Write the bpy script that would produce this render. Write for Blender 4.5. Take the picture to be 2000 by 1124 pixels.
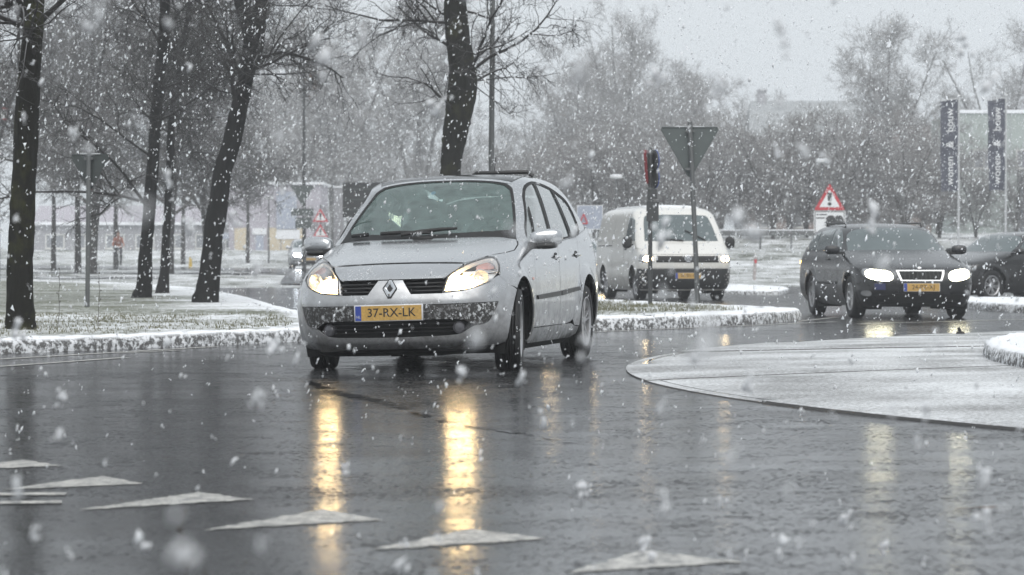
import bpy, bmesh, math, random
import numpy as np
from mathutils import Vector, Matrix
from mathutils.bvhtree import BVHTree
from mathutils.geometry import delaunay_2d_cdt

for _o in list(bpy.data.objects):
    bpy.data.objects.remove(_o, do_unlink=True)
random.seed(7)
rng = np.random.default_rng(11)
SC = bpy.context.scene
COL = SC.collection
R = math.radians

# ------------------------------------------------------------------ camera
CAM_H = 0.9
cam_d = bpy.data.cameras.new('camera')
cam = bpy.data.objects.new('camera', cam_d)
COL.objects.link(cam)
cam.location = (0, 0, CAM_H)
cam.rotation_euler = (R(90) - math.atan(62 / 5500), 0, 0)
cam_d.sensor_width = 36
cam_d.lens = 99.0
cam_d.clip_start = 0.05
cam_d.clip_end = 3000
cam_d.dof.use_dof = True
cam_d.dof.focus_distance = 22.0
cam_d.dof.aperture_fstop = 5.6
SC.camera = cam

# ------------------------------------------------------------------ sky, sun, exposure
SUN_EL, SUN_AZ = R(50), R(200)
world = bpy.data.worlds.new('World')
SC.world = world
world.use_nodes = True
_n, _l = world.node_tree.nodes, world.node_tree.links
_n.clear()
_out = _n.new('ShaderNodeOutputWorld')
_bg = _n.new('ShaderNodeBackground')
_sky = _n.new('ShaderNodeTexSky')
_sky.sky_type = 'NISHITA'
_sky.sun_disc = False
_sky.sun_elevation = SUN_EL
_sky.sun_rotation = SUN_AZ
_sky.air_density = 2.0
_sky.dust_density = 6.0
_hs = _n.new('ShaderNodeHueSaturation')
_hs.inputs['Saturation'].default_value = 0.10
_mx = _n.new('ShaderNodeMix')
_mx.data_type = 'RGBA'
_mx.inputs[0].default_value = 0.85
_mx.inputs[7].default_value = (4.75, 5.12, 5.42, 1)      # even overcast cloud layer
_l.new(_sky.outputs[0], _hs.inputs['Color'])
_l.new(_hs.outputs[0], _mx.inputs[6])
_l.new(_mx.outputs[2], _bg.inputs[0])
_bg.inputs[1].default_value = 0.10
_l.new(_bg.outputs[0], _out.inputs[0])

sun_d = bpy.data.lights.new('sun', 'SUN')
sun_d.energy = 1.3
sun_d.angle = R(70)
sun_d.color = (1.0, 0.97, 0.93)
sun = bpy.data.objects.new('sun', sun_d)
COL.objects.link(sun)
sun.rotation_euler = (R(90) - SUN_EL, 0, R(20))
sun.location = (0, 0, 60)

SC.view_settings.view_transform = 'Standard'
SC.view_settings.look = 'None'
SC.view_settings.exposure = 0.70
SC.view_settings.gamma = 1.0
SC.view_settings.use_curve_mapping = False
SC.render.engine = 'CYCLES'
SC.cycles.use_denoising = True
try:
    SC.cycles.denoiser = 'OPENIMAGEDENOISE'
except Exception:
    pass
SC.cycles.max_bounces = 6
SC.cycles.diffuse_bounces = 2
SC.cycles.glossy_bounces = 3
SC.cycles.transparent_max_bounces = 16
SC.cycles.volume_bounces = 2
SC.cycles.sample_clamp_indirect = 6.0

# ------------------------------------------------------------------ helpers
def mesh_data(name, V, F, smooth=True):
    me = bpy.data.meshes.new(name)
    V = np.asarray(V, dtype=np.float32).reshape(-1, 3)
    if isinstance(F, np.ndarray) and F.ndim == 2:
        n, k = F.shape
        me.vertices.add(len(V)); me.vertices.foreach_set('co', V.ravel())
        me.loops.add(n * k); me.loops.foreach_set('vertex_index', F.astype(np.int32).ravel())
        me.polygons.add(n)
        me.polygons.foreach_set('loop_start', np.arange(0, n * k, k, dtype=np.int32))
        me.update(calc_edges=True)
    else:
        me.from_pydata([tuple(v) for v in V.tolist()], [], [tuple(f) for f in F])
        me.update()
    me.polygons.foreach_set('use_smooth', [bool(smooth)] * len(me.polygons))
    return me

def link(name, data, mat=None, parent=None):
    o = bpy.data.objects.new(name, data)
    COL.objects.link(o)
    if mat is not None and data is not None:
        data.materials.clear(); data.materials.append(mat)
    if parent is not None:
        o.parent = parent
    return o

def mk(name, V, F, mat, parent=None, smooth=False):
    return link(name, mesh_data(name, V, F, smooth), mat, parent)

def tag(o, label=None, cat=None, group=None, kind=None):
    if label: o['label'] = label
    if cat: o['category'] = cat
    if group: o['group'] = group
    if kind: o['kind'] = kind
    return o

def empty(name, loc=(0, 0, 0), rz=0.0):
    o = bpy.data.objects.new(name, None)
    COL.objects.link(o)
    o.location = loc
    o.rotation_euler = (0, 0, rz)
    o.empty_display_size = 0.2
    return o

def copy_tree(o, parent=None):
    c = o.copy(); COL.objects.link(c); c.parent = parent
    for ch in [x for x in bpy.data.objects if x.parent == o]:
        copy_tree(ch, c)
    return c

class MB:
    """collects simple shapes into one mesh"""
    def __init__(s): s.V = []; s.F = []
    def add(s, V, F):
        b = len(s.V); s.V += [tuple(v) for v in V]; s.F += [tuple(i + b for i in f) for f in F]; return s
    def box(s, c, d, rz=0.0, taper=1.0):
        x, y, z = c; a, b, h = d[0] / 2, d[1] / 2, d[2] / 2
        V = []
        for k, t in ((-1, 1.0), (1, taper)):
            for i, j in ((-1, -1), (1, -1), (1, 1), (-1, 1)):
                px, py = i * a * t, j * b * t
                V.append((x + px * math.cos(rz) - py * math.sin(rz), y + px * math.sin(rz) + py * math.cos(rz), z + k * h))
        return s.add(V, [(3, 2, 1, 0), (4, 5, 6, 7), (0, 1, 5, 4), (1, 2, 6, 5), (2, 3, 7, 6), (3, 0, 4, 7)])
    def tube(s, pts, rad, n=10, cap=True):
        pts = [Vector(p) for p in pts]
        if not isinstance(rad, (list, tuple)): rad = [rad] * len(pts)
        b = len(s.V); ref = None
        for i, p in enumerate(pts):
            t = (pts[min(i + 1, len(pts) - 1)] - pts[max(i - 1, 0)]).normalized()
            if ref is None:
                ref = t.orthogonal().normalized()
            else:
                ref = (ref - t * ref.dot(t)).normalized()
            q = t.cross(ref)
            for k in range(n):
                a = 2 * math.pi * k / n
                s.V.append(tuple(p + (ref * math.cos(a) + q * math.sin(a)) * rad[i]))
        for i in range(len(pts) - 1):
            for k in range(n):
                k2 = (k + 1) % n
                s.F.append((b + i * n + k, b + i * n + k2, b + (i + 1) * n + k2, b + (i + 1) * n + k))
        if cap:
            s.F.append(tuple(b + k for k in reversed(range(n))))
            s.F.append(tuple(b + (len(pts) - 1) * n + k for k in range(n)))
        return s
    def lathe(s, prof, n=32, axis='z', c=(0, 0, 0), closed=False):
        b = len(s.V)
        for r_, h_ in prof:
            for k in range(n):
                a = 2 * math.pi * k / n
                p = (r_ * math.cos(a), r_ * math.sin(a), h_) if axis == 'z' else ((r_ * math.cos(a), h_, r_ * math.sin(a)) if axis == 'y' else (h_, r_ * math.cos(a), r_ * math.sin(a)))
                s.V.append((p[0] + c[0], p[1] + c[1], p[2] + c[2]))
        m = len(prof)
        for i in range(m if closed else m - 1):
            j = (i + 1) % m
            for k in range(n):
                k2 = (k + 1) % n
                s.F.append((b + i * n + k, b + i * n + k2, b + j * n + k2, b + j * n + k))
        return s
    def prism(s, poly, z0, z1):
        n = len(poly)
        V = [(x, y, z0) for x, y in poly] + [(x, y, z1) for x, y in poly]
        F = [tuple(reversed(range(n))), tuple(range(n, 2 * n))] + [(i, (i + 1) % n, n + (i + 1) % n, n + i) for i in range(n)]
        return s.add(V, F)
    def xform(s, M):
        s.V = [tuple(M @ Vector(v)) for v in s.V]; return s
    def build(s, name, mat, parent=None, smooth=False, bevel=0.0):
        me = mesh_data(name, s.V, s.F, smooth)
        bm = bmesh.new(); bm.from_mesh(me)
        bmesh.ops.recalc_face_normals(bm, faces=bm.faces)
        if bevel:
            es = [e for e in bm.edges if len(e.link_faces) == 2 and e.calc_face_angle(0) > 0.6]
            bmesh.ops.bevel(bm, geom=es, offset=bevel, segments=2, affect='EDGES', profile=0.6)
        bm.to_mesh(me); bm.free()
        if smooth or bevel:
            me.polygons.foreach_set('use_smooth', [True] * len(me.polygons))
            try:
                me.set_sharp_from_angle(angle=R(40))
            except Exception:
                pass
        return link(name, me, mat, parent)

# ------------------------------------------------------------------ materials
MATS = {}
def nt(name):
    m = bpy.data.materials.new(name); m.use_nodes = True
    n = m.node_tree.nodes; l = m.node_tree.links
    b = n['Principled BSDF']
    MATS[name] = m
    return m, n, l, b

def noise(n, l, scale, detail=4, rough=0.55, vec=None, dist=0.0):
    t = n.new('ShaderNodeTexNoise')
    t.inputs['Scale'].default_value = scale; t.inputs['Detail'].default_value = detail
    t.inputs['Roughness'].default_value = rough; t.inputs['Distortion'].default_value = dist
    if vec is not None: l.new(vec, t.inputs['Vector'])
    return t.outputs['Fac']

def ramp(n, l, fac, stops):
    r = n.new('ShaderNodeValToRGB')
    e = r.color_ramp.elements
    while len(e) < len(stops): e.new(0.5)
    for i, (p, c) in enumerate(stops):
        e[i].position = p
        e[i].color = (c, c, c, 1) if isinstance(c, (int, float)) else (*c, 1)
    l.new(fac, r.inputs['Fac'])
    return r.outputs['Color']

def mixc(n, l, fac, a, b):
    m = n.new('ShaderNodeMix'); m.data_type = 'RGBA'
    for s_, v in ((0, fac), (6, a), (7, b)):
        if hasattr(v, 'is_linked') or hasattr(v, 'links'): l.new(v, m.inputs[s_])
        elif isinstance(v, (int, float)): m.inputs[s_].default_value = v
        else: m.inputs[s_].default_value = (*v, 1)
    return m.outputs[2]

def coords(n, kind='Object', scale=None):
    t = n.new('ShaderNodeTexCoord')
    return t.outputs[kind]

def mapping(n, l, vec, scale):
    m = n.new('ShaderNodeMapping'); m.inputs['Scale'].default_value = scale
    l.new(vec, m.inputs['Vector']); return m.outputs[0]

def bump(n, l, b, h, strength=0.3, dist=0.02, prev=None):
    u = n.new('ShaderNodeBump'); u.inputs['Strength'].default_value = strength; u.inputs['Distance'].default_value = dist
    l.new(h, u.inputs['Height'])
    if prev is not None: l.new(prev, u.inputs['Normal'])
    if b is not None: l.new(u.outputs[0], b.inputs['Normal'])
    return u.outputs[0]

def math_(n, l, op, a, b=None):
    m = n.new('ShaderNodeMath'); m.operation = op
    for i, v in enumerate((a, b)):
        if v is None: continue
        if isinstance(v, (int, float)): m.inputs[i].default_value = v
        else: l.new(v, m.inputs[i])
    return m.outputs[0]

def simple(name, col, rough=0.5, metal=0.0, var=0.12, vscale=6.0, spec=0.5, bmp=0.0, coat=0.0):
    m, n, l, b = nt(name)
    v = coords(n)
    f = noise(n, l, vscale, 5, vec=v)
    lo = tuple(max(0, c * (1 - var)) for c in col); hi = tuple(min(1, c * (1 + var)) for c in col)
    l.new(mixc(n, l, f, lo, hi), b.inputs['Base Color'])
    rr = n.new('ShaderNodeMapRange'); rr.inputs[3].default_value = max(0.02, rough * 0.8); rr.inputs[4].default_value = min(1, rough * 1.2)
    l.new(noise(n, l, vscale * 2.3, 3, vec=v), rr.inputs[0]); l.new(rr.outputs[0], b.inputs['Roughness'])
    b.inputs['Metallic'].default_value = metal
    b.inputs['Specular IOR Level'].default_value = spec
    if coat:
        b.inputs['Coat Weight'].default_value = coat; b.inputs['Coat Roughness'].default_value = 0.08
    if bmp:
        bump(n, l, b, noise(n, l, vscale * 12, 4, vec=v), bmp, 0.01)
    return m

def emit(name, col, strength):
    m, n, l, b = nt(name)
    b.inputs['Base Color'].default_value = (*col, 1)
    b.inputs['Emission Color'].default_value = (*col, 1)
    b.inputs['Emission Strength'].default_value = strength
    return m
# ------------------------------------------------------------------ car body tools
def pchip(tab, z):
    """monotone cubic through (z, value) pairs"""
    t = np.array(sorted(tab), float); X, Y = t[:, 0], t[:, 1]
    h = np.diff(X); d = np.diff(Y) / h
    m = np.zeros(len(X))
    if len(X) == 2: m[:] = d[0]
    else:
        for i in range(1, len(X) - 1):
            if d[i - 1] * d[i] > 0:
                w1 = 2 * h[i] + h[i - 1]; w2 = h[i] + 2 * h[i - 1]
                m[i] = (w1 + w2) / (w1 / d[i - 1] + w2 / d[i])
        m[0], m[-1] = d[0], d[-1]
    z = np.clip(np.asarray(z, float), X[0], X[-1])
    i = np.clip(np.searchsorted(X, z) - 1, 0, len(X) - 2)
    s = (z - X[i]) / h[i]
    return ((1 + 2 * s) * (1 - s) ** 2 * Y[i] + s * (1 - s) ** 2 * h[i] * m[i] + s * s * (3 - 2 * s) * Y[i + 1] + s * s * (s - 1) * h[i] * m[i + 1])

def stack(spec, levels, na=44, ns=60):
    """stack of horizontal outlines -> (V grid [level, point], closed ring)"""
    z = np.asarray(levels, float)
    xf, w, xr = pchip(spec['xf'], z), pchip(spec['w'], z), pchip(spec['xr'], z)
    nf = pchip(spec['nf'], z); af = pchip(spec['af'], z); nr = pchip(spec['nr'], z); ar = pchip(spec['ar'], z)
    L = np.maximum(xf - xr, 0.05)
    af = np.minimum(af, L * 0.48); ar = np.minimum(ar, L * 0.48)
    ph = np.linspace(0, np.pi / 2, na)
    rows = []
    for i in range(len(z)):
        x1 = xf[i] - af[i] + af[i] * np.cos(ph) ** (2 / nf[i]); y1 = w[i] * np.sin(ph) ** (2 / nf[i])
        xs = np.linspace(xf[i] - af[i], xr[i] + ar[i], ns)[1:-1]
        x2 = xr[i] + ar[i] - ar[i] * np.cos(ph[::-1]) ** (2 / nr[i]); y2 = w[i] * np.sin(ph[::-1]) ** (2 / nr[i])
        x = np.concatenate([x1, xs, x2]); y = np.concatenate([y1, np.full(len(xs), w[i]), y2])
        x = np.concatenate([x, x[-2:0:-1]]); y = np.concatenate([y, -y[-2:0:-1]])
        rows.append(np.stack([x, y, np.full(len(x), z[i])], 1))
    V = np.array(rows)
    for ax, az, r0, r1, dy in spec.get('flare', []):
        rr = np.hypot(V[..., 0] - ax, V[..., 2] - az)
        k = np.clip((r1 - rr) / (r1 - r0), 0, 1); k = k * k * (3 - 2 * k)
        k *= np.clip((np.abs(V[..., 1]) - 0.5) / 0.2, 0, 1)
        V[..., 1] += np.sign(V[..., 1]) * dy * k
    taper = spec.get('taper')
    if taper:
        V[..., 1] *= pchip(taper, V[..., 0])
    return V

def grid_faces(nl, npnt):
    i = np.arange(nl - 1)[:, None]; j = np.arange(npnt)[None, :]; j2 = (j + 1) % npnt
    return np.stack([i * npnt + j, i * npnt + j2, (i + 1) * npnt + j2, (i + 1) * npnt + j], -1).reshape(-1, 4)

class Body:
    def __init__(s, lower, upper, zl, zu):
        s.lo = stack(lower, zl); s.up = stack(upper, zu)
        V = []; F = []
        for G in (s.lo, s.up):
            b = sum(len(v) for v in V)
            V.append(G.reshape(-1, 3)); F.append(grid_faces(G.shape[0], G.shape[1]) + b)
        # roof cap
        b = len(V[0]); n = s.up.shape[1]; top = b + (s.up.shape[0] - 1) * n
        s.V = np.concatenate(V); s.F = np.concatenate(F)
        half = n // 2
        cap = [(top + k, top + k + 1, top + (n - k - 1) % n, top + (n - k) % n) for k in range(half)]
        s.bvh = BVHTree.FromPolygons([tuple(v) for v in s.V], [tuple(f) for f in s.F.tolist()] + cap)
        nlo = len(V[0])
        s.bvh_lo = BVHTree.FromPolygons([tuple(v) for v in V[0]], [tuple(f) for f in F[0].tolist()])
        s.bvh_up = BVHTree.FromPolygons([tuple(v) for v in V[1]], [tuple(f - nlo for f in q) for q in F[1].tolist()] + [tuple(i - nlo for i in q) for q in cap])

def cv(P, mode):
    """point on the body -> projection coordinates"""
    if mode == 'top': return (P[0], P[1])
    if mode == 'side': return (P[0], P[2])
    if mode in ('front', 'rear'): return (P[1], P[2])
    if mode == 'diag': return (P[0], (P[2] - P[1]) * 0.70710678)
    return (math.degrees(math.atan2(P[1], P[0] - WAX)) / 100, P[2])

def chg(bvh, pts, src, dst):
    return [cv(to3(bvh, src, p)[0], dst) for p in pts]

def pip(poly, p):
    x, y = p; c = False; n = len(poly); j = n - 1
    for i in range(n):
        xi, yi = poly[i]; xj, yj = poly[j]
        if (yi > y) != (yj > y) and x < (xj - xi) * (y - yi) / (yj - yi) + xi: c = not c
        j = i
    return c

def smooth_poly(pts, it=2, keep=()):
    """Chaikin corner rounding; indices in keep stay sharp"""
    pts = [tuple(p) for p in pts]; kp = set(keep)
    for _ in range(it):
        q = []; nk = set(); n = len(pts)
        for i in range(n):
            a, b, c = pts[i - 1], pts[i], pts[(i + 1) % n]
            if i in kp:
                nk.add(len(q)); q.append(b)
            else:
                q.append((b[0] * .75 + a[0] * .25, b[1] * .75 + a[1] * .25))
                q.append((b[0] * .75 + c[0] * .25, b[1] * .75 + c[1] * .25))
        pts, kp = q, nk
    return pts

def densify(poly, step):
    q = []
    n = len(poly)
    for i in range(n):
        a = poly[i]; b = poly[(i + 1) % n]
        d = math.hypot(b[0] - a[0], b[1] - a[1]); k = max(1, int(math.ceil(d / step)))
        for t in range(k):
            q.append((a[0] + (b[0] - a[0]) * t / k, a[1] + (b[1] - a[1]) * t / k))
    return q

WAX = -0.35          # axis of the wrap projection (x, y=0)
def to3(bvh, mode, p, sgn=1):
    """projection coordinates -> point and normal on the body"""
    if mode == 'top':
        o = Vector((p[0], p[1], 4)); d = Vector((0, 0, -1))
    elif mode == 'side':
        o = Vector((p[0], 4 * sgn, p[1])); d = Vector((0, -sgn, 0))
    elif mode == 'diag':
        c = 0.70710678
        d = Vector((0, -c, -c)); o = Vector((p[0], -p[1] * c, p[1] * c)) - d * 4
    elif mode == 'front':
        o = Vector((4, p[0], p[1])); d = Vector((-1, 0, 0))
    elif mode == 'rear':
        o = Vector((-9, p[0], p[1])); d = Vector((1, 0, 0))
    else:
        a = R(p[0] * 100)      # wrap unit: 0.01 = 1 degree
        d = Vector((-math.cos(a), -math.sin(a), 0)); o = Vector((WAX, 0, p[1])) - d * 5
    h = bvh.ray_cast(o, d)
    if h[0] is None: return None
    nrm = h[1] if h[1].dot(d) < 0 else -h[1]
    return h[0], nrm

def patch(bvh, mode, outer, holes=(), step=0.035, off=0.0, thick=0.0, mirror=False, sgn=1):
    """a panel: 2-D outline with holes, triangulated and laid on the body surface"""
    loops = [densify(outer, step)] + [densify(h, step) for h in holes]
    pts = []; edges = []
    for lp in loops:
        b = len(pts); pts += lp; edges += [(b + i, b + (i + 1) % len(lp)) for i in range(len(lp))]
    xs = [p[0] for p in loops[0]]; ys = [p[1] for p in loops[0]]
    def ins(p): return pip(loops[0], p) and not any(pip(h, p) for h in loops[1:])
    P0 = np.array(pts)
    gx = np.arange(min(xs) + step * .5, max(xs), step); gy = np.arange(min(ys) + step * .5, max(ys), step * .87)
    for j, y in enumerate(gy):
        for x in gx:
            q = (x + (step * .5 if j % 2 else 0), y)
            if ins(q) and np.min((P0[:, 0] - q[0]) ** 2 + (P0[:, 1] - q[1]) ** 2) > (step * .45) ** 2: pts.append(q)
    r = delaunay_2d_cdt([Vector(p) for p in pts], edges, [], 0, 1e-5)
    v2 = [tuple(v) for v in r[0]]
    tri = []
    for f in r[2]:
        c = (sum(v2[i][0] for i in f) / 3, sum(v2[i][1] for i in f) / 3)
        if ins(c): tri.append(tuple(f))
    V = []; N = []
    last = None
    for p in v2:
        h = to3(bvh, mode, p, sgn)
        if h is None: h = last if last else (Vector((0, 0, 0)), Vector((0, 0, 1)))
        last = h
        V.append(h[0] + h[1] * off); N.append(h[1])
    # consistent outward winding
    if tri:
        f = tri[len(tri) // 2]
        nn = (V[f[1]] - V[f[0]]).cross(V[f[2]] - V[f[0]])
        if nn.dot(N[f[0]]) < 0: tri = [t[::-1] for t in tri]
    if thick:
        cnt = {}
        for t in tri:
            for i in range(3):
                e = (t[i], t[(i + 1) % 3]); cnt[e] = 1
        nb = len(V); V2 = [v - n_ * thick for v, n_ in zip(V, N)]
        walls = [(e[1], e[0], e[0] + nb, e[1] + nb) for e in cnt if (e[1], e[0]) not in cnt]
        V = V + V2; tri = tri + walls
    if mirror: V, tri = mirr(V, tri)
    return V, tri

def mirr(V, F):
    return [Vector((v[0], -v[1], v[2])) for v in V], [tuple(reversed(f)) for f in F]

def panel(name, parent, mat, bvh, mode, outer, holes=(), step=0.035, off=0.0, thick=0.012, mirror=False):
    V, F = patch(bvh, mode, outer, holes, step, off, thick, mirror)
    o = mk(name, V, F, mat, parent, smooth=True)
    try: o.data.set_sharp_from_angle(angle=R(50))
    except Exception: pass
    return o

def text_mesh(name, s, size, mat, parent, M, depth=0.0015, align='CENTER', bold=0.0):
    cu = bpy.data.curves.new(name, 'FONT'); cu.body = s; cu.size = size
    cu.align_x = align; cu.align_y = 'CENTER'; cu.extrude = depth; cu.offset = bold; cu.resolution_u = 3
    t = bpy.data.objects.new(name + '_tmp', cu); COL.objects.link(t)
    dg = bpy.context.evaluated_depsgraph_get(); dg.update()
    me = bpy.data.meshes.new_from_object(t.evaluated_get(dg))
    bpy.data.objects.remove(t, do_unlink=True); bpy.data.curves.remove(cu)
    me.transform(M); me.name = name
    return link(name, me, mat, parent)

# ------------------------------------------------------------------ wheels
def wheel_parts(r=0.325, wd=0.205, rim=0.205, spokes=5, y_out=1):
    """meshes of one wheel, axle along y, outer face towards +y"""
    h = wd / 2
    prof = [(rim, -h * .8), (rim + .015, -h * .95), (r * .86, -h), (r * .955, -h * .93), (r * .99, -h * .75)]
    for k in range(-3, 4):
        yy = h * .75 * k / 3.6
        prof += [(r, yy - .008), (r, yy + .008), (r - .008, yy + .011), (r - .008, yy + .017)]
    prof = prof[:-2]
    prof += [(r * .99, h * .75), (r * .955, h * .93), (r * .86, h), (rim + .015, h * .95), (rim, h * .8)]
    ty = MB().lathe(prof, 48, 'y', closed=True)
    rm = MB()
    rm.lathe([(rim, h * .85), (rim + .008, h * .93), (rim - .004, h * .95), (rim - .02, h * .80), (rim - .022, -h * .8), (rim, -h * .8)], 48, 'y')
    rm.lathe([(.0, h * .78), (.03, h * .78), (.042, h * .72), (.055, h * .55), (.06, h * .3)], 24, 'y')
    for k in range(spokes):
        for dd in (-.13, .13):
            a = 2 * math.pi * k / spokes + dd
            ca, sa = math.cos(a), math.sin(a); tx, tz = -sa, ca
            a2 = a + dd * .35; cb, sb = math.cos(a2), math.sin(a2)
            V = []
            for (rr, cc, ss, w_, y1, y0) in ((.035, ca, sa, .020, h * .72, h * .35), (rim - .012, cb, sb, .014, h * .80, h * .45)):
                for u, yy in ((-w_, y0), (-w_ * .6, y1), (w_ * .6, y1), (w_, y0)):
                    V.append((rr * cc + tx * u, yy, rr * ss + tz * u))
            rm.add(V, [(0, 1, 5, 4), (1, 2, 6, 5), (2, 3, 7, 6), (3, 0, 4, 7)])
    bk = MB().lathe([(0, h * .1), (rim * .62, h * .1), (rim * .62, h * .02), (rim - .022, -h * .1)], 32, 'y')
    return ty, rm, bk

def put_wheels(root, pos, mats, r=0.325, wd=0.205, rim=0.205, spokes=5, steer=0.0, label=None):
    """pos: list of (x, y); each wheel a part of the car with tyre, rim and brake below it"""
    ty, rm, bk = wheel_parts(r, wd, rim, spokes)
    td = mesh_data('tyre', ty.V, ty.F, True); rd = mesh_data('rim', rm.V, rm.F, False); bd = mesh_data('brake_disc', bk.V, bk.F, True)
    for (x, y) in pos:
        rz = (0 if y > 0 else math.pi) + (steer if x > -.5 else 0)
        w = link('tyre', td, mats[0], root)
        w.location = (x, y, r - .004); w.rotation_euler = (0, random.uniform(0, 6), rz)
        link('rim', rd, mats[1], w); link('brake_disc', bd, mats[2], w)

def rounded_box(c, d, p=3.2, nu=28, nv=16, shear=None):
    """superellipsoid block"""
    V = []; F = []
    for j in range(nv + 1):
        ph = -math.pi / 2 + math.pi * j / nv
        for i in range(nu):
            th = 2 * math.pi * i / nu
            f = lambda q: math.copysign(abs(q) ** (2 / p), q)
            x, y, z = f(math.cos(ph)) * f(math.cos(th)), f(math.cos(ph)) * f(math.sin(th)), f(math.sin(ph))
            q = [c[0] + x * d[0], c[1] + y * d[1], c[2] + z * d[2]]
            if shear: q = shear(q, (x, y, z))
            V.append(tuple(q))
    for j in range(nv):
        for i in range(nu):
            F.append((j * nu + i, j * nu + (i + 1) % nu, (j + 1) * nu + (i + 1) % nu, (j + 1) * nu + i))
    return V, F

# ------------------------------------------------------------------ ground materials
def asphalt_mat(name, base=(.030, .031, .033), film=1.0):
    m, n, l, b = nt(name)
    v = coords(n)
    big = noise(n, l, .22, 4, .55, vec=v, dist=.6)
    mid = noise(n, l, 2.2, 5, .6, vec=v)
    fine = noise(n, l, 85, 3, .6, vec=v)
    grit = n.new('ShaderNodeTexVoronoi'); grit.inputs['Scale'].default_value = 46; l.new(v, grit.inputs['Vector'])
    col = mixc(n, l, mid, tuple(c * .75 for c in base), tuple(c * 1.35 for c in base))
    l.new(col, b.inputs['Base Color'])
    # water film: pooled patches mirror the sky, elsewhere dull stone tips stand out of the film
    wet = math_(n, l, 'ADD', math_(n, l, 'MULTIPLY', big, .5), math_(n, l, 'MULTIPLY', mid, .5))
    tips = math_(n, l, 'ADD', math_(n, l, 'MULTIPLY', noise(n, l, 34, 4, .65, vec=v), .75), math_(n, l, 'MULTIPLY', noise(n, l, 8, 3, .6, vec=v), .25))
    dull = n.new('ShaderNodeMapRange'); dull.inputs[1].default_value = .02; dull.inputs[2].default_value = .11; dull.clamp = True
    l.new(math_(n, l, 'SUBTRACT', math_(n, l, 'ADD', tips, math_(n, l, 'MULTIPLY', math_(n, l, 'SUBTRACT', .52, wet), .55)), .50), dull.inputs[0])
    r = n.new('ShaderNodeMapRange'); r.inputs[3].default_value = .13; r.inputs[4].default_value = .55
    l.new(dull.outputs[0], r.inputs[0]); l.new(r.outputs[0], b.inputs['Roughness'])
    sp_ = n.new('ShaderNodeMapRange'); sp_.inputs[3].default_value = .42; sp_.inputs[4].default_value = .12
    l.new(dull.outputs[0], sp_.inputs[0]); l.new(sp_.outputs[0], b.inputs['Specular IOR Level'])
    b.inputs['IOR'].default_value = 1.36
    # stone facets under the film, small ripples, and the slow waviness of a worn lane
    s = n.new('ShaderNodeMapRange'); s.inputs[1].default_value = .36; s.inputs[2].default_value = .64
    s.inputs[3].default_value = 1.0; s.inputs[4].default_value = .45
    l.new(wet, s.inputs[0])
    u = n.new('ShaderNodeBump'); u.inputs['Distance'].default_value = .0012
    l.new(s.outputs[0], u.inputs['Strength'])
    l.new(math_(n, l, 'ADD', noise(n, l, 42, 2, .5, vec=v), math_(n, l, 'MULTIPLY', grit.outputs['Distance'], .5)), u.inputs['Height'])
    u1 = n.new('ShaderNodeBump'); u1.inputs['Distance'].default_value = .004; u1.inputs['Strength'].default_value = .35
    l.new(noise(n, l, 7, 2, .5, vec=v), u1.inputs['Height']); l.new(u.outputs[0], u1.inputs['Normal'])
    u2 = n.new('ShaderNodeBump'); u2.inputs['Distance'].default_value = .055; u2.inputs['Strength'].default_value = .42
    l.new(noise(n, l, .75, 1, .5, vec=mapping(n, l, v, (.6, 1.0, 1.0))), u2.inputs['Height']); l.new(u1.outputs[0], u2.inputs['Normal'])
    l.new(u2.outputs[0], b.inputs['Normal'])
    return m
M_asphalt = asphalt_mat('wet_asphalt')

def snowgrass_mat(name, lo=.42, hi=.60, scale=9.0, grass=((.035, .045, .020), (.085, .085, .045)), attr=None):
    m, n, l, b = nt(name)
    v = coords(n)
    g = mixc(n, l, noise(n, l, 30, 4, .7, vec=v), grass[0], grass[1])
    f = math_(n, l, 'ADD', math_(n, l, 'MULTIPLY', noise(n, l, scale, 6, .72, vec=v), .7), math_(n, l, 'MULTIPLY', noise(n, l, scale * .12, 3, .5, vec=v), .3))
    if attr:
        a = n.new('ShaderNodeAttribute'); a.attribute_name = attr
        f = math_(n, l, 'ADD', f, math_(n, l, 'SUBTRACT', a.outputs['Fac'], .5))
    k = ramp(n, l, f, [(lo, 0), (hi, 1)])
    l.new(mixc(n, l, k, g, (.80, .82, .85)), b.inputs['Base Color'])
    b.inputs['Roughness'].default_value = .8
    b.inputs['Specular IOR Level'].default_value = .25
    h = math_(n, l, 'ADD', math_(n, l, 'MULTIPLY', noise(n, l, 60, 4, .7, vec=v), .5), k)
    bump(n, l, b, h, .7, .02)
    return m
M_verge = snowgrass_mat('snowy_grass', .42, .66, 8.0, grass=((.075, .088, .055), (.16, .165, .115)), attr='snow')
M_field = snowgrass_mat('snowy_field', .40, .62, .9, grass=((.06, .07, .05), (.12, .125, .10)))

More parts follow.
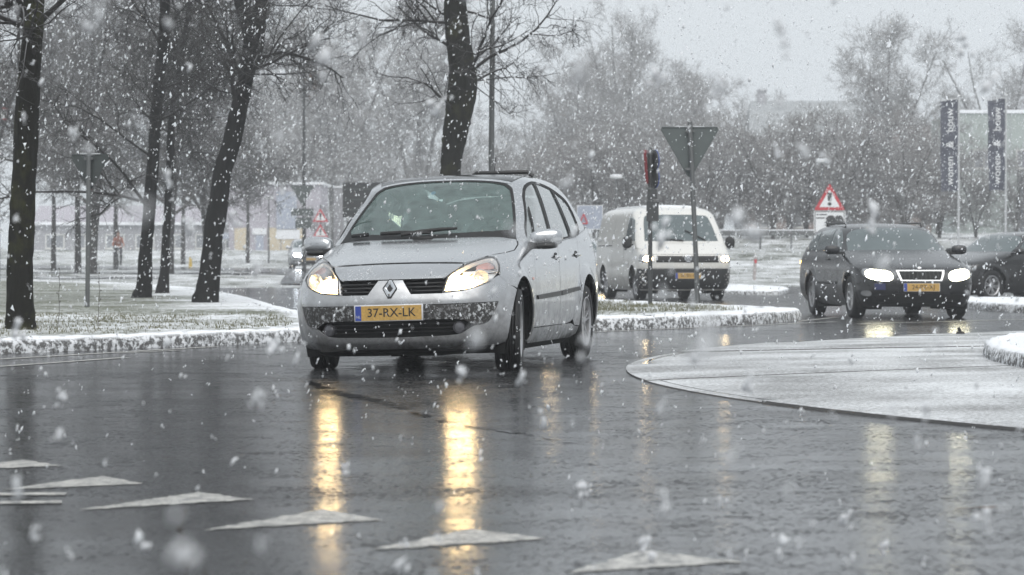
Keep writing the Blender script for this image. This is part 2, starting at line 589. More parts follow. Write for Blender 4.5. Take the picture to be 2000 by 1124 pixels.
def kerb_mat():
    m, n, l, b = nt('snowed_kerb')
    v = coords(n)
    st = mixc(n, l, noise(n, l, 60, 3, vec=v), (.07, .07, .07), (.20, .20, .20))
    k = ramp(n, l, noise(n, l, 16, 6, .75, vec=v), [(.45, 0), (.53, 1)])
    geo = n.new('ShaderNodeNewGeometry'); sp = n.new('ShaderNodeSeparateXYZ'); l.new(geo.outputs['Normal'], sp.inputs[0])
    up = ramp(n, l, sp.outputs[2], [(.45, 0), (.75, 1)])
    k = math_(n, l, 'MAXIMUM', k, up)
    l.new(mixc(n, l, k, st, (.80, .82, .85)), b.inputs['Base Color'])
    b.inputs['Roughness'].default_value = .75
    bump(n, l, b, k, .8, .015)
    return m
M_kerb = kerb_mat()
M_snow = simple('fresh_snow', (.80, .82, .85), .75, var=.04, vscale=14, bmp=.5)
def paint_mark():
    m, n, l, b = nt('road_paint')
    v = coords(n)
    w = ramp(n, l, math_(n, l, 'ADD', math_(n, l, 'MULTIPLY', noise(n, l, 48, 6, .8, vec=v), .6), math_(n, l, 'MULTIPLY', noise(n, l, 14, 4, .6, vec=v), .4)), [(.45, 0), (.55, 1)])
    l.new(mixc(n, l, w, (.13, .13, .127), (.56, .545, .51)), b.inputs['Base Color'])
    b.inputs['Roughness'].default_value = .38
    bump(n, l, b, noise(n, l, 90, 3, vec=v), .5, .004)
    return m
M_mark = paint_mark()
def apron_mat():
    m, n, l, b = nt('dusted_concrete')
    v = coords(n)
    geo = n.new('ShaderNodeNewGeometry'); wv = geo.outputs['Position']
    s1 = noise(n, l, .8, 3, .5, vec=wv)
    s2 = noise(n, l, 36, 5, .75, vec=v)
    f = math_(n, l, 'ADD', math_(n, l, 'MULTIPLY', s1, .38), math_(n, l, 'MULTIPLY', s2, .62))
    k = ramp(n, l, f, [(.40, 0), (.60, 1)])
    sp = n.new('ShaderNodeSeparateXYZ'); l.new(geo.outputs['Normal'], sp.inputs[0])
    k = math_(n, l, 'MULTIPLY', k, ramp(n, l, sp.outputs[2], [(.5, 0), (.9, 1)]))
    l.new(mixc(n, l, k, (.12, .117, .115), (.74, .76, .78)), b.inputs['Base Color'])
    b.inputs['Roughness'].default_value = .45
    bump(n, l, b, s2, .6, .012)
    return m
M_apron = apron_mat()
M_seam = simple('tar_seam', (.006, .006, .007), .10, var=.3, vscale=30, spec=.6)

# ------------------------------------------------------------------ terrain
def lerp_tab(tab, y):
    t = np.array(tab); return np.interp(y, t[:, 0], t[:, 1])
PL = [(0, -.06), (76, -.06), (88, .15), (96, .20), (137, .25), (150, .52), (157, .7), (170, 1.2), (260, 1.5), (480, 3.0)]
PR = [(0, -.06), (81, -.06), (83.5, .06), (92, .08), (110, .62), (125, 1.65), (160, 2.2), (260, 2.6), (480, 3.6)]
def zt(x, y):
    x = np.asarray(x, float); y = np.asarray(y, float)
    u = x / np.maximum(y, 1)
    k = np.clip((u + .035) / .065, 0, 1); k = k * k * (3 - 2 * k)
    return lerp_tab(PL, y) * (1 - k) + lerp_tab(PR, y) * k

_xs = np.unique(np.concatenate([np.linspace(-240, -40, 21), np.linspace(-40, 50, 91), np.linspace(50, 240, 20)]))
_ys = np.unique(np.concatenate([np.linspace(-30, 70, 11), np.linspace(70, 180, 111), np.linspace(180, 268, 20)]))
_X, _Y = np.meshgrid(_xs, _ys)
_Z = zt(_X, _Y) + np.where(_Y > 84, rng.normal(0, .02, _X.shape), 0)
_nx = len(_xs); _i = np.arange(len(_ys) - 1)[:, None]; _j = np.arange(_nx - 1)[None]
_F = np.stack([_i * _nx + _j, _i * _nx + _j + 1, (_i + 1) * _nx + _j + 1, (_i + 1) * _nx + _j], -1).reshape(-1, 4)
ground = mk('ground', np.stack([_X, _Y, _Z], -1).reshape(-1, 3), _F, M_field, None, True)
tag(ground, kind='structure')

def poly_sheet(name, poly, z, mat, step=1.0, zf=None, parent=None, fine=None, smooth=True):
    """flat polygon triangulated with inner points; fine = (box, step) for a denser area"""
    lp = densify(poly, step)
    pts = list(lp); ed = [(i, (i + 1) % len(lp)) for i in range(len(lp))]
    arr = np.array(lp)
    def fill(x0, x1, y0, y1, st, skip=None):
        gx = np.arange(x0, x1, st); gy = np.arange(y0, y1, st)
        for y in gy:
            for x in gx:
                q = (x + random.uniform(-.25, .25) * st, y + random.uniform(-.25, .25) * st)
                if skip and skip[0] < q[0] < skip[1] and skip[2] < q[1] < skip[3]: continue
                if pip(poly, q) and np.min((arr[:, 0] - q[0]) ** 2 + (arr[:, 1] - q[1]) ** 2) > (st * .4) ** 2: pts.append(q)
    x0, x1 = arr[:, 0].min(), arr[:, 0].max(); y0, y1 = arr[:, 1].min(), arr[:, 1].max()
    if fine:
        fill(max(x0, fine[0]), min(x1, fine[1]), max(y0, fine[2]), min(y1, fine[3]), fine[4])
    fill(x0, x1, y0, y1, step, fine)
    r = delaunay_2d_cdt([Vector(p) for p in pts], ed, [], 0, 1e-5)
    v2 = [tuple(v) for v in r[0]]
    tri = []
    for f in r[2]:
        c = (sum(v2[i][0] for i in f) / 3, sum(v2[i][1] for i in f) / 3)
        if pip(poly, c):
            a, b_, c_ = (Vector((*v2[i], 0)) for i in f)
            tri.append(tuple(f) if (b_ - a).cross(c_ - a).z > 0 else tuple(reversed(f)))
    V = [(x, y, z + (zf(x, y) if zf else 0)) for x, y in v2]
    return mk(name, V, tri, mat, parent, smooth)

def strip(name, pts, width, z, mat, parent=None, drape=None, n=None):
    P = [Vector(p) for p in pts]; V = []; F = []
    for i, p in enumerate(P):
        t = (P[min(i + 1, len(P) - 1)] - P[max(i - 1, 0)]).normalized(); q = Vector((-t.y, t.x)) * width / 2
        for s in (1, -1):
            a = p + q * s
            V.append((a.x, a.y, (float(drape(a.x, a.y)) if drape else 0) + z))
    for i in range(len(P) - 1): F.append((2 * i + 1, 2 * i + 3, 2 * i + 2, 2 * i))
    return mk(name, V, F, mat, parent, False)

def refine(pts, step):
    q = []
    for a, b in zip(pts[:-1], pts[1:]):
        k = max(1, int(math.hypot(b[0] - a[0], b[1] - a[1]) / step))
        for t in range(k): q.append((a[0] + (b[0] - a[0]) * t / k, a[1] + (b[1] - a[1]) * t / k))
    return q + [pts[-1]]

def cr(pts, n=8, closed=False):
    """Catmull-Rom curve through 2-D points"""
    P = [Vector(p) for p in pts]; m = len(P); out = []
    for i in range(m if closed else m - 1):
        a = P[(i - 1) % m] if closed or i > 0 else P[0]; b = P[i]; c = P[(i + 1) % m]; d = P[(i + 2) % m] if closed or i < m - 2 else P[-1]
        for k in range(n):
            t = k / n
            out.append(.5 * ((2 * b) + (c - a) * t + (2 * a - 5 * b + 4 * c - d) * t * t + (3 * b - a - 3 * c + d) * t ** 3))
    if not closed: out.append(P[-1])
    return [tuple(p) for p in out]

road = poly_sheet('road', [(-60, -15), (70, -15), (70, 83.5), (-4, 83.5), (-60, 83.5)], 0.0, M_asphalt, 8.0)
tag(road, kind='structure')
far_road = strip('far_road', refine([(-70, 146), (-30, 141), (-16, 134), (-8, 122), (-4, 104), (-2.5, 82)], 4), 8.5, .05, M_asphalt, None, zt)
tag(far_road, kind='structure')
path = strip('path', refine([(-70, 116), (-30, 110), (-12, 106), (-6, 100)], 4), 3.4, .05, M_asphalt, None, zt)
tag(path, kind='structure')
path2 = strip('cycle_path', refine([(-70, 96), (-24, 94), (-11, 90)], 4), 2.0, .05, M_asphalt, None, zt)
tag(path2, kind='structure')

# verge on the left with its kerb
V1 = cr([(-34, 9), (-16, 15), (-9.6, 20), (-6.6, 23.2), (-4.69, 25.77), (-3.91, 26.9), (-3.07, 28.12), (-2.2, 29.46)], 6)
V1 += cr([(-2.2, 29.46), (-1.92, 30.4), (-1.95, 32.2), (-2.35, 35.5), (-2.78, 38), (-3.63, 43.4), (-5.2, 54), (-7.6, 67), (-10.5, 78), (-15, 88)], 5)[1:]
V1 += [(-70, 90), (-70, 9)]
def inset_line(pts, d):
    out = []
    for i, p in enumerate(pts):
        a, b = Vector(pts[max(i - 1, 0)]), Vector(pts[min(i + 1, len(pts) - 1)])
        t = (b - a).normalized(); out.append((p[0] - t.y * d, p[1] + t.x * d))
    return out
def hz(x, y):
    from mathutils import noise as N
    return .020 * N.noise(Vector((x * .9, y * .9, 0))) + .016 * N.noise(Vector((x * 4, y * 4, 3))) + .010 * N.noise(Vector((x * 11, y * 11, 5)))
nk = len(V1) - 2
verge = poly_sheet('verge', inset_line(V1[:nk], .16) + V1[nk:], .135, M_verge, 2.2, hz, None, fine=(-9.5, -1.5, 24.5, 40, .11))
tag(verge, kind='structure')
def add_snow_attr(o, line, w0=.65, base=.42, drop=0.0):
    L = np.array(line); me = o.data
    co = np.empty(len(me.vertices) * 3, np.float32); me.vertices.foreach_get('co', co); co = co.reshape(-1, 3)
    a, b = L[:-1], L[1:]
    d = np.full(len(co), 99.0)
    for p, q in zip(a, b):
        t = np.clip(((co[:, :2] - p) @ (q - p)) / ((q - p) @ (q - p) + 1e-9), 0, 1)
        d = np.minimum(d, np.hypot(*(co[:, :2] - (p + t[:, None] * (q - p))).T))
    s = base + .30 * np.clip(1.25 - d / w0, 0, 1) + .03 * np.sin(co[:, 1] * 1.3)
    s = np.where(co[:, 1] > 36, s - drop * np.clip((co[:, 1] - 36) / 2.5, 0, 1), s)
    at = me.attributes.new('snow', 'FLOAT', 'POINT'); at.data.foreach_set('value', s.astype(np.float32))
add_snow_attr(verge, V1[:nk], .34, .565, .10)

def kerb(name, line, h, parent, closed=False, zb=-.02):
    """rounded kerb with lumps of settled snow; road side is to the right of the line"""
    L = refine(line + ([line[0]] if closed else []), .12); V = []; F = []
    prof = [(0, zb), (.0, h * .55), (.02, h * .92), (.06, h * 1.04), (.13, h * 1.06), (.20, h * .98)]
    m = len(prof)
    for i, p in enumerate(L):
        if closed: a, b = Vector(L[(i - 1) % (len(L) - 1)]), Vector(L[(i + 1) % (len(L) - 1)])
        else: a, b = Vector(L[max(i - 1, 0)]), Vector(L[min(i + 1, len(L) - 1)])
        t = (b - a).normalized(); nn = Vector((-t.y, t.x))
        for k, (o_, z) in enumerate(prof):
            j = random.uniform(-.012, .012) if 0 < k else 0
            V.append((p[0] + nn.x * (o_ + j), p[1] + nn.y * (o_ + j), z + (random.uniform(-.010, .012) if k > 0 else 0)))
    for i in range(len(L) - 1):
        for k in range(m - 1): F.append((i * m + k, (i + 1) * m + k, (i + 1) * m + k + 1, i * m + k + 1))
    return mk(name, V, F, M_kerb, parent, True)
kerb('kerb', V1[:nk], .135, verge)

# splitter island with signs, snow covered
SI = cr([(-1.55, 34.2), (-.2, 33.9), (1.02, 34.13), (1.92, 35.1), (2.78, 36.39), (3.41, 37.49), (3.98, 39.2), (4.02, 40.0), (3.55, 41.8), (2.6, 44.6), (1.75, 47.6), (1.1, 52), (.2, 56), (-1.0, 56.5), (-1.65, 52), (-1.7, 44), (-1.75, 37)], 5, closed=True)
isl = poly_sheet('splitter_island', inset_line(SI + [SI[0]], .16)[:-1], .150, M_verge, 1.2, hz, None, fine=(-1, 4.5, 33.5, 46, .14))
tag(isl, kind='structure')
add_snow_attr(isl, SI + [SI[0]], .9, .53)
kerb('kerb', SI, .150, isl, True)
S2 = cr([(7.75, 46.6), (8.15, 44.9), (9.6, 43.4), (14, 42.2), (22, 42), (22, 48), (14, 49.5), (9.6, 51.4), (8.3, 52.6), (7.8, 50)], 4, closed=True)
isl2 = poly_sheet('splitter_island', inset_line(S2 + [S2[0]], .16)[:-1], .130, M_verge, 1.5, hz)
tag(isl2, kind='structure')
add_snow_attr(isl2, S2 + [S2[0]], 1.2, .60)
kerb('kerb', S2, .130, isl2, True)
S3 = cr([(4.6, 66.5), (5.9, 64.6), (6.35, 66), (7.0, 72), (6.4, 78), (5.0, 78), (4.4, 72)], 4, closed=True)
isl3 = poly_sheet('traffic_island', inset_line(S3 + [S3[0]], .16)[:-1], .10, M_verge, 1.0, hz)
tag(isl3, kind='structure'); add_snow_attr(isl3, S3 + [S3[0]], 2.0, .66); kerb('kerb', S3, .10, isl3, True)

# roundabout: apron of concrete slabs and the snowy centre
RC = (16.573, 21.615); R0, R1, SK = 12.75, 15.685, R(4.7); NS = 33
apron = poly_sheet('roundabout_apron', [(RC[0] + 15.60 * math.cos(R(a)), RC[1] + 15.60 * math.sin(R(a))) for a in range(0, 360, 3)], .012, M_seam, 6.0)
tag(apron, kind='structure')
def slab_mesh():
    dth = 2 * math.pi / NS; gap = .010; nr, na_ = 10, 10
    def pt(r, f):           # f 0..1 across the slab
        k = (R1 - r) / (R1 - R0)
        th = f * dth - SK * k
        return (r * math.cos(th), r * math.sin(th))
    V = []; F = []
    for i in range(nr + 1):
        for j in range(na_ + 1):
            r = R1 + (R0 - R1) * i / nr
            f = j / na_; g = gap / r / dth
            f = g + f * (1 - 2 * g)
            x, y = pt(r, f)
            edge = .0 if 0 < i < nr and 0 < j < na_ else .006
            V.append((x, y, (.016 + .056 * (R1 - r) / (R1 - R0)) - edge))
    w = na_ + 1
    for i in range(nr):
        for j in range(na_):
            F.append((i * w + j, i * w + j + 1, (i + 1) * w + j + 1, (i + 1) * w + j))
    ring = [j for j in range(w)] + [i * w + na_ for i in range(1, nr + 1)] + [nr * w + j for j in range(na_ - 1, -1, -1)] + [i * w for i in range(nr - 1, 0, -1)]
    b = len(V)
    for k in ring: V.append((V[k][0], V[k][1], -.01))
    m = len(ring)
    for k in range(m): F.append((ring[k], b + k, b + (k + 1) % m, ring[(k + 1) % m]))
    return mesh_data('slab', V, F, False)
sd = slab_mesh(); sd.materials.append(M_apron)
for k in range(NS):
    s_ = bpy.data.objects.new('slab', sd); COL.objects.link(s_); s_.parent = apron
    s_.location = (*RC, random.uniform(-.003, .003)); s_.rotation_euler = (random.uniform(-.0006, .0006), random.uniform(-.0006, .0006), 2 * math.pi * k / NS)
def hc(x, y):
    d = math.hypot(x - RC[0], y - RC[1]); return .9 * max(0, 1 - (d / 12.6) ** 2) + hz(x, y)
CI = [(RC[0] + 12.78 * math.cos(R(a)), RC[1] + 12.78 * math.sin(R(a))) for a in range(0, 360, 3)]
ci = poly_sheet('central_island', [(RC[0] + 12.60 * math.cos(R(a)), RC[1] + 12.60 * math.sin(R(a))) for a in range(0, 360, 3)], .165, M_verge, 1.4, hc)
tag(ci, kind='structure'); add_snow_attr(ci, CI + [CI[0]], 1.5, .60)
kerb('kerb', CI, .175, ci, True, zb=.05)

# road markings
teeth = [[(-2.42, 11.72), (-1.93, 12.04), (-2.15, 12.40)], [(-1.96, 10.80), (-1.45, 11.09), (-1.67, 11.48)], [(-1.53, 9.95), (-.95, 10.37), (-1.19, 10.70)], [(-1.01, 9.21), (-.44, 9.57), (-.67, 9.96)], [(-.45, 8.57), (.11, 8.93), (-.13, 9.25)], [(.15, 7.96), (.68, 8.26), (.40, 8.58)]]
for t in teeth:
    tt = [(x + random.uniform(-.011, .011), y + random.uniform(-.014, .014)) for x, y in densify(t, .035)]
    o = poly_sheet('give_way_triangle', tt, .0025, M_mark, .08, None, road)
for a, b, w in (((-4.9, 23.4), (-2.93, 27.8), .10), ((-3.62, 25.95), (-3.14, 26.75), .08), ((-4.3, 22.4), (-3.4, 24.85), .09), ((-2.3, 10.56), (-1.68, 10.60), .11), ((-2.2, 10.16), (-1.64, 10.25), .11), ((1.0, 33.2), (4.4, 38.3), .10), ((4.7, 40.9), (4.0, 38.9), .09), ((4.55, 37.1), (9.0, 41.5), .10), ((-2, 62), (3.5, 62.4), .10)):
    strip('painted_line', refine([a, b], .5), w, .0045, M_mark, road)
def ragged(pts, w, name, mat, z):
    V = []; F = []; L = refine(pts, .06)
    for i, p in enumerate(L):
        t = i / (len(L) - 1); ww = w * (.45 + .55 * math.sin(math.pi * min(1, t * 1.1 + .05))) * random.uniform(.25, 1.15)
        V += [(p[0] - ww, p[1] + random.uniform(-.02, .02), z), (p[0] + ww, p[1] + random.uniform(-.02, .02), z)]
    for i in range(len(L) - 1):
        if random.random() > .22 + .4 * i / len(L): F.append((2 * i, 2 * i + 1, 2 * i + 3, 2 * i + 2))
    return mk(name, V, F, mat, road, False)
ragged(cr([(-1.47, 20.2), (-1.19, 18.67), (-.78, 17.18), (-.42, 15.46), (-.13, 14.64), (.08, 14.14), (.32, 13.44)], 5), .085, 'tar_seam', M_seam, .0035)
# ------------------------------------------------------------------ bare winter trees
def bark_mat(name, lo, hi, moss=None, snow=0.0):
    m, n, l, b = nt(name)
    v = coords(n)
    vv = mapping(n, l, v, (1, 1, .25))
    f = noise(n, l, 28, 6, .7, vec=vv)
    c = mixc(n, l, f, lo, hi)
    if moss:
        k = ramp(n, l, noise(n, l, 2.6, 5, .65, vec=v), [(.50, 0), (.66, .75)])
        c = mixc(n, l, k, c, moss)
    if snow:
        geo = n.new('ShaderNodeNewGeometry'); sp = n.new('ShaderNodeSeparateXYZ'); l.new(geo.outputs['Normal'], sp.inputs[0])
        up = ramp(n, l, sp.outputs[2], [(.55, 0), (.85, snow)])
        c = mixc(n, l, up, c, (.75, .77, .80))
    l.new(c, b.inputs['Base Color'])
    b.inputs['Roughness'].default_value = .85; b.inputs['Specular IOR Level'].default_value = .2
    bump(n, l, b, f, .9, .03)
    return m
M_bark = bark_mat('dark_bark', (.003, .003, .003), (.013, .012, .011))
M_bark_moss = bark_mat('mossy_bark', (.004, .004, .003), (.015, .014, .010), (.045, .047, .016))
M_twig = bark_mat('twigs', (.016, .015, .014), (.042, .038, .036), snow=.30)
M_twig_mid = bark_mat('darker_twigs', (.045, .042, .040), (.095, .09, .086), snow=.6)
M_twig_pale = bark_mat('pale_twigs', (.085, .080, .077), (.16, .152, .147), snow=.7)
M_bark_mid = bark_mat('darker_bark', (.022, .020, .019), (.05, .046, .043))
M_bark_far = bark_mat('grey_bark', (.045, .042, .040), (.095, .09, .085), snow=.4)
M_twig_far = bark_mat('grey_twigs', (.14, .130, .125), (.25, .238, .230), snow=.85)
M_leaf_dead = simple('withered_leaf', (.075, .042, .022), .8, var=.4, vscale=20)

def tubes(P, Rr, S):
    """many polylines P (N,K,3) with radii (N,K) -> vertices, quads"""
    N, K, _ = P.shape
    T = np.empty_like(P); T[:, 1:-1] = P[:, 2:] - P[:, :-2]; T[:, 0] = P[:, 1] - P[:, 0]; T[:, -1] = P[:, -1] - P[:, -2]
    T /= np.linalg.norm(T, axis=-1, keepdims=True) + 1e-9
    ref = np.where(np.abs(T[:, :1, 2:3]) > .9, np.array([1., 0, 0]), np.array([0, 0, 1.]))
    A = np.cross(T, np.broadcast_to(ref, T.shape)); A /= np.linalg.norm(A, axis=-1, keepdims=True) + 1e-9
    Bn = np.cross(T, A)
    an = 2 * np.pi * np.arange(S) / S
    V = P[:, :, None, :] + Rr[:, :, None, None] * (A[:, :, None, :] * np.cos(an)[:, None] + Bn[:, :, None, :] * np.sin(an)[:, None])
    n = np.arange(N)[:, None, None] * K * S; k = np.arange(K - 1)[None, :, None] * S; s = np.arange(S)[None, None]; s2 = (s + 1) % S
    F = np.stack([n + k + s, n + k + s2, n + k + S + s2, n + k + S + s], -1).reshape(-1, 4)
    return V.reshape(-1, 3), F

def sprout(g, P, Rr, n, t0, t1, length, ang, K, up=0.0, wig=.18, rmul=.55, rmin=.003, tip=.35, lenpow=.5):
    """n children on the polylines P; returns (n,K,3), (n,K)"""
    N, Kp, _ = P.shape
    seg = np.linalg.norm(np.diff(P, axis=1), axis=-1).sum(1)
    i = g.choice(N, n, p=seg / seg.sum())
    t = g.uniform(t0, t1, n) * (Kp - 1)
    k = np.clip(t.astype(int), 0, Kp - 2); f = (t - k)[:, None]
    pos = P[i, k] * (1 - f) + P[i, k + 1] * f
    tan = P[i, k + 1] - P[i, k]; tan /= np.linalg.norm(tan, axis=-1, keepdims=True) + 1e-9
    r0 = (Rr[i, k] * (1 - f[:, 0]) + Rr[i, k + 1] * f[:, 0]) * rmul * g.uniform(.7, 1.1, n)
    r0 = np.maximum(r0, rmin)
    q = g.normal(size=(n, 3)); q -= tan * (q * tan).sum(1, keepdims=True); q /= np.linalg.norm(q, axis=-1, keepdims=True) + 1e-9
    a = np.radians(ang) * g.uniform(.7, 1.3, n)[:, None]
    d = tan * np.cos(a) + q * np.sin(a)
    L = length * g.uniform(.5, 1.15, n) * (1 - lenpow * t / (Kp - 1)) / (K - 1)
    out = np.empty((n, K, 3)); out[:, 0] = pos
    for j in range(1, K):
        d = d + g.normal(0, wig, (n, 3)); d[:, 2] += up
        d /= np.linalg.norm(d, axis=-1, keepdims=True)
        out[:, j] = out[:, j - 1] + d * L[:, None]
    rad = r0[:, None] * np.linspace(1, tip, K)[None]
    return out, np.maximum(rad, rmin * .6)

def join_tubes(parts):
    V = []; F = []; b = 0
    for v, f in parts:
        V.append(v); F.append(f + b); b += len(v)
    return np.concatenate(V), np.concatenate(F)

def trunk_mesh(pts, S=22, seed=0, lump=.07, res=5):
    """pts (x, y, z, r) -> lumpy tapered trunk"""
    g = np.random.default_rng(seed)
    pts = np.array(pts, float); K = len(pts)
    t = np.linspace(0, K - 1, (K - 1) * res + 1); Q = np.stack([np.interp(t, np.arange(K), pts[:, c]) for c in range(4)], 1)
    # light smoothing keeps bends soft
    for _ in range(2): Q[1:-1] = .25 * Q[:-2] + .5 * Q[1:-1] + .25 * Q[2:]
    V, F = tubes(Q[None, :, :3], Q[None, :, 3], S)
    V = V.reshape(len(Q), S, 3)
    an = np.arange(S)
    ph = g.uniform(0, 6.28, 6)
    h = np.cumsum(np.r_[0, np.linalg.norm(np.diff(Q[:, :3], axis=0), axis=1)])
    m = 1 + lump * (np.sin(3 * 2 * np.pi * an / S + ph[0] + h[:, None] * 1.7) + .7 * np.sin(5 * 2 * np.pi * an / S + ph[1] - h[:, None] * 3.1) + .6 * np.sin(h[:, None] * 6 + ph[2] + an * .9)) + g.normal(0, lump * .45, (len(Q), S))
    V = Q[:, None, :3] + (V - Q[:, None, :3]) * m[..., None]
    return V.reshape(-1, 3), F

def extend(pts, top, lean=(0, 0), n=4, r1=.03):
    p = list(pts); x, y, z, r = p[-1]
    for k in range(1, n + 1):
        t = k / n
        p.append((x + lean[0] * t, y + lean[1] * t, z + (top - z) * t, r + (r1 - r) * t))
    return p

def tree(name, pts, seed, label, mats, group=None, base=None, low=.3, counts=(16, 120, 900, 4200, 3000), lens=(3.2, 1.7, .8, .42, .22), extra=(), droop=(.02, -.02, -.03), twig_r=.0045, S=22, limb_ang=62, limb_r=.42):
    """thing > trunk, crown.  pts are world points of the trunk"""
    g = np.random.default_rng(seed)
    bx, by, bz = base if base else pts[0][:3]
    root = empty(name, (bx, by, bz))
    loc = [[(x - bx, y - by, z - bz, r) for x, y, z, r in q] for q in [pts] + list(extra)]
    tv = [trunk_mesh(q, S if i == 0 else 14, seed + i) for i, q in enumerate(loc)]
    V, F = join_tubes(tv)
    mk('trunk', V, F, mats[0], root, True)
    Ks = 12
    ax = []
    for q in loc:
        q = np.array(q); t = np.linspace(0, len(q) - 1, Ks)
        ax.append(np.stack([np.interp(t, np.arange(len(q)), q[:, c]) for c in range(4)], 1))
    ax = np.array(ax); P0, R0_ = ax[..., :3], ax[..., 3]
    parts = []
    L1 = sprout(g, P0, R0_, counts[0], low, 1.0, lens[0], limb_ang, 8, droop[0], .16, limb_r, .010, .3, .35)
    L2 = sprout(g, *L1, counts[1], .12, 1.0, lens[1], 48, 6, droop[1], .20, .6, .006, .4)
    L3 = sprout(g, np.concatenate([L2[0]]), L2[1], counts[2], .1, 1.0, lens[2], 45, 5, droop[2], .22, .6, twig_r, .5)
    L4 = sprout(g, L3[0], L3[1], counts[3], .05, 1.0, lens[3], 45, 4, droop[2], .22, .7, twig_r * .8, .6)
    parts += [tubes(*L1, 8), tubes(*L2, 5), tubes(*L3, 3), tubes(*L4, 3)]
    if counts[4]:
        L5 = sprout(g, L4[0], L4[1], counts[4], .1, 1.0, lens[4], 42, 3, 0, .2, .8, twig_r * .7, .7); parts.append(tubes(*L5, 3))
    V, F = join_tubes(parts)
    mk('crown', V, F, mats[1], root, True)
    tag(root, label, 'tree', group)
    return root

def at(Y, rows):
    return [(x, Y + dy, z, r) for (x, z, r), dy in zip(rows, np.linspace(0, .1, len(rows)))]
GT = 'trees on the left verge'
A_ = extend(at(29.2, [(-5.113, .09, .165), (-5.102, .369, .143), (-5.091, .969, .127), (-5.075, 1.431, .127), (-5.052, 1.845, .119), (-5.041, 2.365, .122), (-5.004, 2.875, .112), (-4.985, 3.236, .104), (-4.972, 3.555, .10)]), 9.0, (.3, .3))
A2 = [(-5.03, 29.24, 1.9, .06), (-4.99, 29.22, 2.5, .058), (-4.93, 29.22, 3.2, .052), (-4.90, 29.25, 3.8, .05), (-4.7, 29.3, 6.5, .02)]
tree('verge_tree', A_, 3, 'thick mossy tree at the left edge standing right by the kerb', (M_bark_moss, M_twig), GT, low=.42, counts=(12, 90, 560, 2400, 1800), extra=[A2], lens=(2.6, 1.3, .65, .34, .2), twig_r=.0028)
B_ = extend(at(51.0, [(-6.718, .09, .20), (-6.672, .344, .140), (-6.644, 1.021, .112), (-6.574, 1.642, .111), (-6.519, 2.272, .111), (-6.482, 2.94, .104), (-6.435, 3.756, .097), (-6.366, 4.349, .097), (-6.31, 4.943, .096), (-6.287, 5.536, .090)]), 10.5, (.2, 0))
tree('verge_tree', B_, 5, 'dark slim tree with flared foot, left of the pair of slender trunks', (M_bark, M_twig), GT, low=.24, limb_r=.26, counts=(24, 220, 1300, 4600, 3000), lens=(3.6, 1.6, .75, .4, .22))
C_ = extend(at(58.0, [(-7.192, .09, .15), (-7.155, .478, .1), (-7.134, 1.237, .079), (-7.087, 2.06, .075), (-7.039, 2.967, .077), (-7.023, 3.811, .073), (-6.902, 4.591, .067), (-6.786, 5.16, .060), (-6.67, 5.751, .058), (-6.633, 6.173, .053)]), 10.0, (.3, 0))
tree('verge_tree', C_, 8, 'thinnest dark tree, right of the pair of slender trunks', (M_bark, M_twig), GT, low=.28, limb_r=.30, counts=(22, 200, 1200, 4200, 2800), lens=(3.4, 1.6, .75, .4, .22))
D_ = at(46.5, [(-5.06, .09, .23), (-5.014, .35, .185), (-4.933, 1.171, .158), (-4.857, 1.745, .15), (-4.785, 2.287, .151), (-4.671, 2.675, .148), (-4.57, 3.098, .144), (-4.434, 3.639, .128), (-4.324, 4.231, .128), (-4.29, 4.50, .13)])
D1 = extend(D_ + [(-4.41, 46.6, 4.85, .105), (-4.53, 46.6, 5.2, .098)], 9.5, (-.6, .2))
D2 = [(-4.30, 46.6, 4.35, .10), (-4.22, 46.6, 4.75, .10), (-4.17, 46.6, 5.15, .095), (-4.0, 46.6, 6.4, .07), (-3.6, 46.7, 9.0, .03)]
tree('verge_tree', D1, 12, 'dark leaning tree that forks high up, nearest the silver car', (M_bark, M_twig), GT, low=.40, limb_r=.30, counts=(24, 220, 1400, 4800, 3200), extra=[D2], lens=(3.0, 1.6, .75, .4, .22))
E_ = extend(at(48.0, [(-1.056, .10, .22), (-1.06, .9, .190), (-1.06, 1.773, .179), (-1.056, 2.296, .175), (-1.012, 2.672, .183), (-.929, 3.125, .205), (-.886, 3.431, .238), (-.838, 3.736, .250), (-.847, 4.042, .226), (-.951, 4.653, .201), (-.977, 5.264, .192)]), 10.5, (.1, 0))
tE = tree('island_tree', E_, 21, 'crooked dark trunk with a swollen bulge rising behind the silver car\'s roof', (M_bark_moss, M_twig), None, low=.40, counts=(14, 110, 620, 2200, 1600), lens=(3.0, 1.5, .7, .4, .22), S=26, limb_r=.16)

